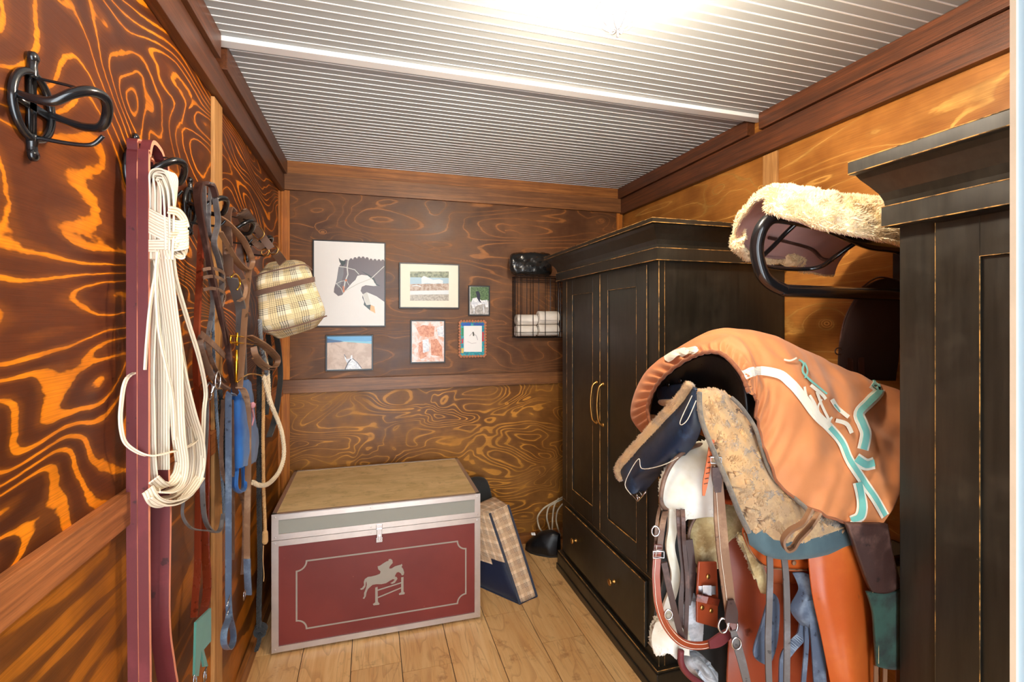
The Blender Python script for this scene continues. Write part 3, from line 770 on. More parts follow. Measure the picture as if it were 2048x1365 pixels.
# cream webbing line
e = empty('lunge_line', (XL+.08, 1.25, 1.8), 'cream cotton webbing line coiled and wrapped, hanging beside the maroon strap', 'lunge line')
m = MB(); ac = P(325, 372, x=XL+.085)
for i, r0 in enumerate((.008, .014, .020, .026, .031)):
    o_ = FW*(.006*(i % 2)-.003)
    pts = [ac+o_+RA*(-r0*.92)+ZA*-.16, ac+o_+RA*(-r0*1.02)+ZA*-.09, ac+o_+RA*(-r0)+ZA*-.02, ac+o_+RA*(-r0*.72)+ZA*(r0*.72), ac+o_+ZA*r0*1.05, ac+o_+RA*(r0*.72)+ZA*(r0*.72), ac+o_+RA*r0*.92+ZA*-.02, ac+o_+RA*r0*.8+ZA*-.09, ac+o_+RA*r0*.6+ZA*-.16]
    wl = [RA*.9-FW*.5]*3+[RA*.5-FW*.9, FW*-1, FW*-1+RA*-.2, FW*-1+RA*.4, FW*-.8+RA*.7, FW*-.7+RA*.9]
    m.ribbon(crom(pts, 8), .024, .0035, [v.normalized() for v in crom(wl, 8)])
S = [ # traced hanging strands (u, v, off wall), width px
 ([(318,500,.075),(334,600,.08),(347,690,.085),(362,760,.09),(380,830,.09),(395,880,.085),(398,930,.08),(385,975,.075),(352,1000,.07)], 27, 'r'),
 ([(325,500,.09),(338,600,.092),(350,700,.092),(353,790,.09),(357,870,.088),(364,930,.085),(356,968,.08),(335,985,.078),(310,985,.07)], 27, 'r'),
 ([(312,500,.055),(306,600,.055),(300,720,.055),(301,830,.055),(304,930,.055),(312,985,.06)], 18, 'r'),
 ([(322,510,.06),(322,640,.06),(325,740,.06),(325,850,.06),(325,940,.06)], 27, 'r'),
 ([(345,510,.10),(352,560,.10),(375,640,.10),(398,715,.098),(411,780,.095),(408,825,.092),(405,904,.09),(403,945,.088),(388,982,.085),(362,1005,.08),(330,1012,.075),(300,997,.07)], 8, 'x'),
 ([(316,505,.09),(312,560,.09),(318,660,.09),(334,740,.09),(346,800,.088),(350,880,.085)], 6, 'x'),
 ([(318,505,.07),(302,600,.07),(294,680,.065),(290,740,.06)], 6, 'x'),
 ([(290,740,.03),(254,757,.028),(242,815,.028),(243,862,.03),(256,892,.035),(296,912,.06),(340,905,.075),(378,893,.08),(396,878,.085)], 8, 'x'),
 ([(330,510,.08),(340,600,.08),(352,680,.075),(365,760,.07),(372,850,.07),(378,920,.07),(370,965,.07),(345,990,.07),(318,1000,.068)], 22, 'r'),
 ([(296,980,.066),(310,1003,.07),(338,1008,.075),(372,992,.08),(400,955,.085)], 22, 'y'),
 ([(308,960,.07),(330,975,.072),(352,955,.076),(360,925,.08)], 20, 'y'),
]
for pts, px, wd_ in S:
    strap(m, pts, px, wdir={'r': RA, 'x': XA, 'y': YA+RA*.6}[wd_], th=.0035)
m.build('coil', M['web'], e)
m = MB()
def wrapband(v0, v1, tilt, r, w_=.026):
    c = P(330, (v0+v1)/2, x=XL+.082); pts = []
    for i in range(28):
        a = 2*math.pi*i/28
        pts.append(c + RA*math.cos(a)*r*1.15 + FW*math.sin(a)*r*.8 + ZA*(tilt*math.cos(a)+.006*math.sin(2*a)))
    m.ribbon(pts, w_, .0035, ZA, closed=True)
wrapband(432, 452, -.012, .038); wrapband(452, 476, -.014, .040); wrapband(485, 508, .012, .040)
strap(m, [(338,420,.115),(355,424,.12),(368,440,.122),(369,456,.12),(358,470,.115),(340,472,.11)], 15, wdir=ZA+RA*.4, th=.0035)
strap(m, [(352,490,.115),(366,496,.118),(370,506,.115),(362,513,.11),(350,508,.105),(345,498,.10)], 9, wdir=ZA*.6+FW, th=.0035)
m.build('wrap', M['web'], e)
# red-brown girth with green elastic
e = empty('girth', (XL+.06, 1.6, 1.7), 'red-brown leather girth with green elastic end, hanging behind the cream webbing', 'girth')
m = MB()
strap(m, [(408,400,.045),(403,459,.045),(399,551,.045),(394,650,.045),(392,727,.045),(395,800,.045),(397,930,.045),(396,1060,.045),(395,1138,.045),(391,1190,.045),(388,1235,.045)], 11, th=.008, wdir=RA)
strap(m, [(412,760,.035),(411,900,.035),(410,1079,.035),(414,1150,.035),(413,1195,.035),(405,1235,.035)], 15, th=.006, wdir=RA)
m.build('leather_body', M['chestnut'], e, smooth=False)
m = MB(); q = [(388,1246),(418,1217),(418,1284),(403,1301),(412,1334),(404,1335),(399,1303),(393,1354),(385,1354)]
m.poly([P(a, b, x=XL+.05) for a, b in q], XA, .006); m.build('elastic', M['teal'], e)
for (u_, v_) in ((390, 1352), (410, 1345)):
    m = MB(); c = P(u_, v_, x=XL+.054); s_ = .012
    m.tube([c+YA*a*s_+ZA*b*s_*1.3-ZA*.01 for a, b in ((-1,1),(1,1),(1,-1),(-1,-1))], .0022, 6, closed=True); m.tube([c+ZA*.006, c-ZA*.028], .0018, 6)
    m.build('buckle', M['steel'], e, smooth=True)
# dark bridle on the third hook
e = empty('bridle', (XL+.06, 1.62, 1.8), 'dark brown leather bridle with a steel bit, hanging on the third hook', 'bridle', )
m = MB()
strap(m, [(432,395,.10),(424,372,.09),(405,366,.075),(394,380,.07),(398,420,.075),(411,485,.08),(422,540,.082),(433,591,.085),(444,640,.085),(454,680,.085),(462,740,.085),(472,788,.085)], 11, th=.009, mi=0)
strap(m, [(404,368,.085),(400,400,.085),(410,470,.088),(424,545,.09),(440,620,.09),(452,690,.09)], 5, th=.006, mi=0)
m.parts('reins', M['dbrown'], e)
m = MB()
strap(m, [(416,366,.085),(426,372,.09),(432,410,.095),(436,446,.09),(428,485,.085),(437,520,.08),(444,560,.08),(438,620,.08)], 11, th=.004)
strap(m, [(422,370,.07),(418,420,.07),(420,470,.07),(440,510,.065),(443,530,.065)], 7, th=.004)
strap(m, [(408,372,.06),(410,440,.06),(415,520,.06),(425,600,.06),(418,660,.06),(410,700,.06)], 8, th=.004)
m.parts('cheek_strap', M['greyleather'], e)
m = MB()
for v_, u0 in ((540,405),(556,406),(580,406)):
    strap(m, [(u0,v_,.075),(u0+18,v_-3,.09),(u0+36,v_+2,.09),(u0+44,v_+12,.085),(u0+40,v_+34,.08)], 6, wdir=ZA+XA*.2, th=.003)
strap(m, [(402,669,.085),(418,682,.09),(434,697,.092),(449,712,.09)], 12, wdir=ZA*1.0+YA*-.4, th=.003)
m.parts('noseband', M['brown'], e)
m = MB()
strap(m, [(404,672,.08),(400,688,.082),(408,716,.086),(420,745,.09),(436,766,.09),(456,778,.09)], 13, wdir=XA+YA*.3, th=.006)
strap(m, [(414,676,.07),(420,710,.07),(432,740,.07),(450,765,.07)], 8, wdir=XA+YA*.3, th=.004)
m.parts('browband', M['brown'], e)
m = MB(); c0 = P(427, 772, x=XL+.09)
for dv in (-1, 1):
    c = c0+YA*dv*.012+ZA*dv*.014
    m.tube([c+(YA*math.cos(a*math.pi/10)+ZA*math.sin(a*math.pi/10))*.024+XA*.008*dv for a in range(20)], .0035, 7, closed=True)
m.tube(crom([c0+YA*-.02+ZA*-.02, c0, c0+YA*.03+ZA*.006], 4), [.005,.005,.006,.007,.009,.007,.006,.005,.005], 8)
m.build('bit', M['steel'], e, smooth=True)
m = MB()
strap(m, [(413,775,.06),(413,840,.06),(410,900,.06),(405,960,.06),(409,1034,.06),(424,1063,.065),(440,1060,.07),(447,1028,.07)], 9, th=.004, wdir=RA)
strap(m, [(376,960,.055),(367,1004,.055),(366,1034,.055),(383,1057,.06),(413,1062,.065),(438,1062,.07),(444,1040,.07)], 6, wdir=XA, th=.003)
m.parts('throat_strap', M['greyleather'], e)
# grey lead ropes / braided reins
m = MB(); twist_rope(m, crom([P(u, v, x=XL+.05) for u, v in ((428,560),(426,660),(429,740),(431,788),(434,840),(437,877),(442,930),(446,985),(448,1030))], 8), .0048, 3, .03)
tag(m.build('braided_reins', M['rope_blue']), 'thin blue-black braided reins hanging behind the dark bridle', 'reins')
m = MB(); twist_rope(m, crom([P(u, v, x=XL+.035) for u, v in ((440,780),(444,840),(446,920),(448,985),(450,1010))], 8), .0075, 3, .04)
tag(m.build('rope_end', M['rope_black']), 'thick black braided rope end beside the blue-black reins', 'rope')
# taupe headcollar on the fourth hook
e = empty('headcollar', (XL+.06, 1.97, 1.8), 'taupe brown leather headcollar with brass fittings, in front of the plaid bag', 'headcollar')
m = MB()
strap(m, [(466,425,.09),(456,416,.08),(452,440,.08),(455,485,.08),(456,530,.08),(456,552,.08)], 20, th=.004)
strap(m, [(450,506,.088),(466,506,.09)], 5, wdir=ZA, th=.004)
m.parts('crown_strap', M['brown'], e)
m = MB()
lp = [(438,433,.09),(452,442,.095),(470,459,.10),(488,480,.105),(502,508,.11),(506,524,.11),(500,538,.108),(487,534,.105),(470,515,.10),(456,492,.095),(440,464,.09)]
strap(m, lp, 9, wdir=XA*1.0+YA*.35, th=.004)
strap(m, [(a-3, b+4, c_-.012) for a, b, c_ in lp[1:-1]], 7, wdir=XA*1.0+YA*.35, th=.004)
lp = [(499,672,.10),(514,680,.11),(530,690,.118),(546,704,.125),(556,718,.125),(552,732,.12),(540,735,.118),(526,728,.115),(512,712,.11),(507,694,.105)]
strap(m, lp, 11, wdir=XA*1.0+YA*.35, th=.005)
strap(m, [(a-4, b+5, c_-.012) for a, b, c_ in lp[1:-1]], 8, wdir=XA+YA*.35, th=.004)
m.parts('loop_strap', M['tan'], e)
m = MB(); strap(m, [(498,540,.10),(494,580,.10),(489,640,.10),(485,700,.10),(482,740,.10),(479,775,.10)], 12, th=.004)
strap(m, [(486,560,.10),(492,575,.105),(488,595,.105),(477,603,.10)], 8, th=.003, wdir=XA+YA*.3)
m.parts('side_strap', M['tan'], e)
m = MB(); strap(m, [(464,556,.085),(474,590,.085),(482,620,.085),(482,667,.085),(483,720,.08),(484,760,.08)], 20, th=.005)
m.build('padded_strap', M['greyleather'], e)
m = MB()
q = [P(a, b, x=XL+.105) for a, b in ((461,672),(474,673),(487,674),(507,684),(507,690),(487,687),(474,688),(461,686))]
m.tube([q[0],q[2],q[3]], .0025, 7); m.tube([q[7],q[5],q[4]], .0025, 7); m.tube([q[1]+ZA*.012,q[6]-ZA*.006], .004, 8); m.tube([q[0],q[7]], .003, 7)
m.tube([P(473,700,x=XL+.105), P(473,730,x=XL+.105), P(472,765,x=XL+.105)], [.004,.006,.004], 8)
m.tube(crom([P(a,b,x=XL+.11) for a,b in ((462,555),(470,548),(478,556),(480,570),(474,580))],5), .0028, 7)
m.tube(crom([P(a,b,x=XL+.105) for a,b in ((474,765),(490,752),(505,748),(525,752))],5), .0028, 7)
m.parts('fittings', M['gold'], e, smooth=True)
# long split reins
m = MB()
strap(m, [(468,792,.095),(461,788,.10),(457,800,.095),(457,900,.09),(457,1100,.09),(457,1190,.09),(459,1230,.09),(466,1262,.09),(466,1285,.09),(457,1300,.092),(448,1288,.095),(449,1262,.095),(457,1238,.092),(458,1225,.088)], 12, wdir=RA, th=.003)
c = P(457, 1202, x=XL+.10)
e = empty('leather_reins', (XL+.09, 1.9, 1.3), 'leather reins tinted with blue-grey daylight sheen, ending in a buckled loop, hanging below the bit', 'reins')
m.build('strap', M['daysheen'], e)
m = MB(); m.tube([c+YA*a*.018+ZA*b*.012 for a, b in ((-1,-.6),(1,.6))], .002, 6); m.tube([c+YA*a*.016+ZA*(b*.010-.03) for a, b in ((-1,-.6),(1,.6))], .0016, 6); m.build('buckle', M['steel'], e, smooth=True)
e = empty('hanging_strap', (XL+.1, 2.0, 1.3), 'mauve-brown leather strap whose tip is tinted with blue-grey daylight sheen, hanging over the blue felt', 'strap')
m = MB(); strap(m, [(478,776,.11),(486,780,.112),(493,800,.11),(496,840,.108),(496,904,.105),(496,960,.10),(494,1050,.10),(494,1120,.10)], 12, wdir=RA, th=.004)
m.build('strap', M['tan'], e)
m = MB(); strap(m, [(494,1118,.10),(495,1155,.10),(497,1190,.10)], 13, wdir=RA, th=.005); m.build('tip', M['daysheen'], e)
m = MB(); c = P(489, 1190, x=XL+.1); m.tube([c+YA*a*.013+ZA*b*.012 for a, b in ((-1,1),(1,1),(1,-1),(-1,-1))], .002, 6, closed=True); m.build('buckle', M['steel'], e, smooth=True)
m = MB(); strap(m, [(446,800,.06),(446,950,.06),(485,1000,.05),(487,1100,.05),(484,1150,.05)], 6, wdir=RA, th=.003); strap(m, [(464,800,.08),(466,960,.08),(466,1120,.075)], 6, wdir=RA, th=.003)
tag(m.build('narrow_strap', M['brown']), 'narrow brown straps hanging behind the daylight-tinted reins', 'strap')
# blue felt wraps
m = MB()
rows = [[P(466,768,x=XL+.07), P(478,764,x=XL+.085), P(492,760,x=XL+.08), P(498,772,x=XL+.06)],
        [P(465,830,x=XL+.07), P(478,828,x=XL+.095), P(496,826,x=XL+.09), P(505,836,x=XL+.06)],
        [P(466,890,x=XL+.07), P(480,890,x=XL+.10), P(500,885,x=XL+.095), P(513,880,x=XL+.06)],
        [P(467,935,x=XL+.07), P(478,935,x=XL+.095), P(494,930,x=XL+.09), P(506,925,x=XL+.06)]]
vs, fs, uvs = patch(rows, 8, 8, nz(25, .004)); m.add(vs, fs, 0, uvs)
strap(m, [(474,900,.08),(472,940,.085),(470,972,.09),(478,984,.092),(488,976,.09),(488,940,.085),(484,900,.08)], 12, wdir=XA+RA*.5, th=.004)
o = m.build('felt_wrap', M['blue'], smooth=True, solid=.01); tag(o, 'bright blue felt wrap hanging between the brown leather straps', 'leg wrap')
# ropes
m = MB(); twist_rope(m, crom([P(u, v, x=XL+d_) for u, v, d_ in ((527,752,.09),(534,780,.10),(543,811,.11),(555,840,.12),(564,868,.13),(568,904,.135),(564,930,.13),(553,952,.12),(535,969,.11),(518,971,.10),(505,965,.09))], 8), .0095, 3, .035)
twist_rope(m, crom([P(u, v, x=XL+d_) for u, v, d_ in ((524,700,.085),(533,730,.09),(536,760,.095),(538,800,.10),(541,806,.105))], 8), .0095, 3, .035)
tag(m.build('lead_rope', M['rope_cream']), 'thick cream twisted rope hanging in an open loop left of the trunk', 'rope')
m = MB(); twist_rope(m, crom([P(u, v, x=XL+.09) for u, v in ((520,640),(521,670),(526,710),(532,740),(535,762))], 8), .0085, 3, .035)
tag(m.build('lead_rope', M['rope_grey']), 'blue-grey twisted rope just below the plaid bag', 'rope')
e = empty('tan_rope', (XL+.08, 2.3, 1.3), 'thin tan rope hanging straight down behind the cream loop, thin string at its end', 'rope')
m = MB(); twist_rope(m, crom([P(u, v, x=XL+.075) for u, v in ((527,745),(527,800),(526,877),(527,960),(528,1000),(530,1049),(530,1088))], 8), .007, 3, .03)
m.lathe(P(530,1070,x=XL+.075), (0,0,-1), [(-.02,.006),(-.01,.012),(.03,.013),(.04,.008)], 12); m.build('rope', M['rope_tan'], e)
m = MB(); m.tube(crom([P(u, v, x=XL+.075) for u, v in ((527,1092),(526,1120),(528,1150),(527,1164))], 4), .0018, 5); m.build('string', M['rope_tan'], e)
m = MB(); twist_rope(m, crom([P(u, v, x=XL+.055) for u, v in ((512,690),(518,740),(518,825),(518,983),(519,1060),(520,1138),(518,1200),(518,1250),(519,1262))], 8), .0105, 4, .04)
c = P(521, 1264, x=XL+.06)
for i in range(2): m.tube([c+(RA*math.cos(a*math.pi/8)+ZA*math.sin(a*math.pi/8)*.8)*.018+FW*(.006*(2*i-1)) + ZA*.012*i for a in range(16)], .010, 8, closed=True)
twist_rope(m, crom([P(520,1272,x=XL+.06), P(517,1288,x=XL+.06), P(512,1302,x=XL+.05)], 6), .009, 3, .03)
tag(m.build('lead_rope', M['rope_black']), 'thick dark grey rope with a knot near the floor, left of the trunk', 'rope')
m = MB(); strap(m, [(548,660,.10),(556,690,.10),(561,745,.10),(558,785,.10),(552,825,.10),(545,855,.10),(538,874,.10)], 10, th=.005)
strap(m, [(536,670,.09),(541,720,.09),(538,780,.085),(532,830,.08)], 9, th=.004)
tag(m.build('webbing_strap', M['charcoal']), 'dark charcoal webbing strap hanging under the right side of the plaid bag', 'strap')
m = MB(); m.lathe(P(505,811,x=XL+.11), RA, [(-.008,.004),(-.005,.010),(.002,.012),(.008,.007),(.010,.002)], 10)
m.tube(crom([P(504,818,x=XL+.105),P(507,835,x=XL+.10),P(503,852,x=XL+.10)],5),.004,6)
tag(m.build('rope_tassel', fabric('pink_cord', srgb(206,140,150), sc=300)), 'small pink and white cord end above the blue felt', 'cord')
# plaid bag
e = empty('plaid_bag', P(580,600,d=2.0), 'cream and black plaid zip bag hanging by a brown strap from the last hook', 'bag')
m = MB(); pz = lambda u, v, t: P(u, v, d=t)
soft_box(m, [pz(505,550,1.93), pz(622,530,1.96), pz(598,513,2.14), pz(530,520,2.15), pz(513,668,1.95), pz(661,632,1.97), pz(640,658,2.13), pz(556,686,2.15)], .05, 18, 0, nz(7, .007))
weld(m.build('body', M['plaid'], e, smooth=True))
m = MB()
zpt = crom([pz(511,588,1.93), pz(516,586,1.915), pz(550,578,1.905), pz(590,568,1.915), pz(620,561,1.925), pz(628,559,1.95)], 8)
m.ribbon(zpt, .020, .008, ZA); m.build('zip', M['zip'], e)
m = MB()
m.tube(crom([pz(508,554,1.93), pz(530,546,1.92), pz(570,537,1.93), pz(608,530,1.955), pz(624,540,1.99)], 8), .003, 6)
m.tube(crom([pz(518,664,1.95), pz(560,660,1.94), pz(610,647,1.95), pz(654,632,1.975)], 8), .003, 6)
m.parts('piping', M['zip'], e)
m = MB()
st = crom([P(483,426,x=XL+.095), P(488,424,x=XL+.10), pz(506,446,1.93), pz(528,478,1.95), pz(543,497,1.97)], 8)
m.ribbon(st, .030, .004, RA*.8+ZA*.6)
st2 = crom([P(480,428,x=XL+.085), pz(494,460,2.02), pz(510,485,2.03), pz(528,497,2.04)], 8); m.ribbon(st2, .026, .004, RA*.8+ZA*.5)
m.ribbon([pz(548,503,1.985), pz(556,512,1.96), pz(566,526,1.925)], .036, .004, RA*.8+ZA*.5)
m.ribbon([pz(504,454,1.92), pz(516,448,1.925)], .016, .006, ZA*.9-RA*.5)
m.parts('strap', M['brown'], e)
m = MB(); cc = pz(514,463,1.93); d1_ = (RA*.6-ZA*.8)*.026; d2_ = (RA*.8+ZA*.6)*.017
m.tube(crom([cc-d1_-d2_, cc-d1_+d2_, cc+d1_+d2_, cc+d1_-d2_], 5, closed=True), .0022, 6, closed=True)
cc = pz(547,500,1.97); m.tube([cc+(RA*math.cos(a*math.pi/8)+ZA*math.sin(a*math.pi/8))*.019 for a in range(16)], .0025, 6, closed=True)
cc = pz(530,505,2.03); m.tube([cc+(RA*math.cos(a*math.pi/8)+ZA*math.sin(a*math.pi/8))*.015 for a in range(16)], .0022, 6, closed=True)
m.parts('buckle', M['brass'], e, smooth=True)
# ---------------------------------------------------------------- pictures on the back wall
def q6(x, y): return (600+x/3.657, 440+y/3.657)
def picture(name, tl, br, fw, fcol, fth, mat_col, inner, arts, label, cat='picture', glass=True):
    """tl/br: outer corners seen on the wall; arts: list of (colour, outline in enlarged-view pixels)"""
    yfr = YB-fth
    a = P(*tl, y=yfr); b = P(*br, y=yfr); x0, x1, z1, z0 = a.x, b.x, a.z, b.z
    e = empty(name, ((x0+x1)/2, YB, z0), label, cat)
    m = MB()
    m.box(x0, yfr, z0, x0+fw, YB-.0005, z1); m.box(x1-fw, yfr, z0, x1, YB-.0005, z1)
    m.box(x0+fw, yfr, z0, x1-fw, YB-.0005, z0+fw); m.box(x0+fw, yfr, z1-fw, x1-fw, YB-.0005, z1)
    m.build('frame', fcol, e, bevel=.001)
    yp = yfr+.002
    mats = [mat_col]; m = MB(); m.box(x0+fw, yp, z0+fw, x1-fw, YB-.001, z1-fw, 0)
    if inner is not None:
        m.build('mount', mat_col, e); m = MB(); mats = []
        p0 = P(*inner[0], y=yp); p1 = P(*inner[1], y=yp)
    for i, (c, out) in enumerate(arts):
        if c not in mats: mats.append(c)
        pts = []
        for x, y in out:
            p = P(*q6(x, y), y=yp-.0004)
            p.x = min(max(p.x, x0+fw), x1-fw); p.z = min(max(p.z, z0+fw), z1-fw); p.y = yp-.0002-.00012*i; pts.append(p)
        m.add(pts, [tuple(range(len(pts)))], mats.index(c))
    if m.v: m.build('print', mats, e)
    return e
bk = plain('black_frame', (.012,.012,.014), .35); oak = plain('white_paper', (.84,.82,.80), .45, var=.02, bs=.02)
cr = lambda name, rgb: plain('print_'+name, srgb(*rgb), .3, var=.06, sc=60, bs=.0)
def stain_mat(name, a, b, sc):
    t = NT(name); n = t.noise(t.pos(), sc, 5, .7, .4); return t.out(t.mix(t.ramp(n, .38, .6), srgb(*a), srgb(*b)), .3)
hg = cr('horse_grey', (104,92,96)); hd_ = cr('head_grey', (120,118,122)); lt = cr('light_line', (206,204,196)); dg = cr('dark_green', (44,56,54)); tn = cr('tan', (226,176,112)); ora = cr('orange', (206,120,76))
mane = []
for i in range(9):
    x = 360+i*29; y = 290-14*math.sin(math.pi*min(1, i/5.))+ (i-4)*2.2*(i > 4)
    mane += [(x, y+4), (x+8, y-8), (x+20, y-8), (x+27, y+3)]
def line(pts, w):
    pts = [Vector((a, b, 0)) for a, b in pts]; l = []; r = []
    for i, p in enumerate(pts):
        t = (pts[min(i+1, len(pts)-1)]-pts[max(i-1, 0)]).normalized(); n = Vector((-t.y, t.x, 0))*w/2; l.append(p+n); r.append(p-n)
    return [(p.x, p.y) for p in l+r[::-1]]
picture('horse_print', (625.2,478.8), (771.2,654), .0075, bk, .02, oak, None, [
 (hg, [(283,277),(300,296),(322,300),(332,290),(345,292),(355,298)]+mane+[(617,302),(617,600),(560,560),(490,530),(462,548),(443,520),(452,490),(480,478),(540,485),(578,482),(545,462),(532,430),(500,408),(450,402),(420,410),(405,440),(380,462),(335,515),(308,550),(280,558),(247,530),(250,500),(268,440),(283,345),(298,322),(288,305)]),
 (hd_, [(288,350),(320,345),(318,400),(300,470),(280,500),(262,470),(270,430)]),
 (dg, [(283,277),(300,296),(320,302),(335,290),(332,322),(310,340),(296,318)]),
 (dg, [(440,370),(500,400),(545,430),(560,470),(590,484),(560,482),(535,440),(490,404)]),
 (lt, line([(352,296),(345,350),(350,400),(330,450),(318,520)], 9)), (lt, line([(284,342),(320,345),(348,350)], 6)),
 (lt, line([(262,470),(300,450),(340,445),(360,480)], 4)), (lt, line([(340,350),(400,365),(432,400)], 5)), (lt, line([(262,462),(300,500),(318,540)], 4)),
 (lt, line([(330,520),(420,470),(520,430),(617,340)], 6)),
 (lt, [(460,545),(490,528),(518,618),(486,625)]), (dg, [(458,550),(470,590),(486,625),(518,620),(512,662),(466,622),(470,600),(456,570)]), (tn, [(517,622),(544,634),(551,684),(512,662)]),
 (ora, line([(338,435),(335,450)], 14)), (ora, line([(318,485),(320,530)], 12)),
], 'large white horse head poster, largest picture on the back wall')
ph_g = stain_mat('photo_green', (70,86,60), (140,150,120), 60); ph_b = stain_mat('photo_brown', (150,116,90), (196,176,160), 50)
ph_l = cr('photo_light', (220,224,226)); ph_r = stain_mat('photo_gravel', (150,140,126), (196,188,176), 90); ph_s = cr('photo_sky', (160,190,206))
picture('framed_photo', (798.2,524.8), (919,618), .0085, bk, .022, plain('cream_mount', srgb(236,226,206), .4, var=.03), ((0,0),(0,0)), [
 (ph_g, [(805,378),(1088,378),(1088,592),(805,592)]), (ph_s, [(805,420),(1088,425),(1088,470),(805,470)]), (ph_b, [(805,470),(1088,466),(1088,540),(805,540)]), (ph_l, [(805,520),(1088,515),(1088,545),(805,548)]), (ph_r, [(805,548),(1088,546),(1088,592),(805,592)]),
 (ph_l, [(890,470),(888,425),(905,410),(940,425),(975,440),(1020,435),(1046,445),(1044,470),(1010,462),(980,470),(930,462)]), (ph_l, line([(820,485),(850,480),(884,487)], 7)),
], 'cream mounted landscape photo of white horses, right of the large poster', glass=True)
gr1 = stain_mat('photo_trees', (50,78,48), (104,134,88), 120); gr2 = stain_mat('photo_path', (150,146,140), (196,190,186), 90); wh = stain_mat('photo_white', (200,204,214), (244,244,246), 90); nv = cr('rider_navy', (30,34,58))
picture('framed_photo', (937,571), (980,632), .0085, bk, .018, oak, None, [
 (gr1, [(1245,490),(1382,490),(1382,640),(1245,640)]), (gr2, [(1245,600),(1382,590),(1382,695),(1245,695)]),
 (wh, [(1250,610),(1262,575),(1290,568),(1330,590),(1370,585),(1378,640),(1360,640),(1350,615),(1300,625),(1275,640),(1262,650)]), (nv, [(1285,525),(1305,520),(1318,545),(1316,590),(1330,610),(1312,600),(1296,575)]), (wh, line([(1275,640),(1272,685)], 6)), (wh, line([(1340,625),(1345,680)], 6)),
], 'small dark-framed photo of a rider on a white horse among trees')
hz = stain_mat('photo_haze', (222,168,140), (240,224,220), 22); ch = stain_mat('photo_chestnut', (196,112,72), (226,160,124), 60)
picture('framed_photo', (821,640.4), (890.7,726), .0085, bk, .018, oak, None, [
 (hz, [(820,745),(1055,745),(1055,1038),(820,1038)]), (ch, [(850,790),(900,770),(985,780),(980,850),(940,860),(880,850)]), (ch, [(870,900),(905,880),(930,920),(925,1000),(880,1020),(865,960)]), (ch, [(955,880),(1000,870),(1040,930),(1040,1000),(960,990)]), (wh, [(895,880),(940,870),(945,960),(900,975)]), (wh, [(1000,790),(1050,770),(1052,860),(1010,850)]),
], 'portrait photo of chestnut horses in warm haze, below the cream mounted photo')
tq = stain_mat('frame_turquoise', (20,120,150), (60,170,170), 60)
p5 = picture('painted_frame_drawing', (919.4,643), (970.5,712.6), .008, tq, .016, tq, None, [
 (cr('blue_patch',(30,90,180)), [(1180,755),(1250,752),(1250,775),(1185,778)]), (cr('green_patch',(40,140,90)), [(1182,790),(1196,790),(1196,850),(1182,850)]), (cr('red_patch',(190,50,60)), [(1332,820),(1344,820),(1344,890),(1332,890)]), (cr('yellow_patch',(220,190,90)), [(1180,940),(1196,940),(1196,975),(1180,975)]), (cr('blue_patch2',(40,80,160)), [(1270,755),(1345,755),(1345,775),(1270,772)]), (cr('red_patch2',(190,50,60)), [(1182,870),(1194,870),(1194,905),(1182,905)]),
 (oak, [(1198,776),(1330,776),(1330,966),(1198,966)]), (cr('pencil',(170,160,165)), line([(1240,850),(1262,825),(1290,850),(1300,880)], 4)), (cr('pencil_dark',(80,80,70)), line([(1266,820),(1270,850)], 10)), (cr('pencil2',(190,180,180)), line([(1225,890),(1255,905),(1290,900)], 3)),
], 'small horse drawing in a colourful turquoise scalloped frame')
# scalloped rim of that frame
a = P(919.4,643,y=YB-.016); b = P(970.5,712.6,y=YB-.016); m = MB()
sc_m = plain('frame_rust_edge', srgb(180,110,70), .5)
for (p, q_, n_) in ((Vector((a.x,0,a.z)), Vector((b.x,0,a.z)), 9), (Vector((b.x,0,a.z)), Vector((b.x,0,b.z)), 12), (Vector((b.x,0,b.z)), Vector((a.x,0,b.z)), 9), (Vector((a.x,0,b.z)), Vector((a.x,0,a.z)), 12)):
    for i in range(n_):
        c = p.lerp(q_, (i+.5)/n_); c.y = YB-.014; m.lathe(c, (0,-1,0), [(0,.009),(.004,.009),(.005,.007)], 12)
m.build('scalloped_edge', sc_m, p5)
sand = stain_mat('photo_sand', (186,158,138), (208,184,166), 16); sky_ = cr('sky_blue', (84,160,212)); hill = cr('hill_blue', (44,92,140)); sea = cr('sea', (120,190,216))
picture('framed_photo', (651,670.5), (746.3,740.8), .009, bk, .018, oak, None, [
 (sky_, [(196,850),(524,850),(524,890),(196,890)]), (hill, [(196,868),(250,878),(300,885),(330,892),(196,902)]), (sea, [(300,888),(380,885),(524,892),(524,908),(350,898)]), (sand, [(196,900),(330,893),(524,907),(524,1095),(196,1095)]),
 (wh, [(325,985),(332,992),(340,1020),(365,1015),(374,992),(382,988),(384,1015),(415,1035),(450,1080),(452,1095),(330,1095),(345,1050),(328,1015)]), (cr('horse_dark',(70,66,70)), line([(330,1095),(352,1045),(372,1020)], 8)), (cr('horse_dark2',(70,66,70)), line([(384,1014),(420,1045),(450,1085)], 5)), (cr('horse_dark3',(90,80,84)), line([(322,984),(338,1008)], 5)),
], 'dark-framed beach photo seen over a white horse, below the large poster')
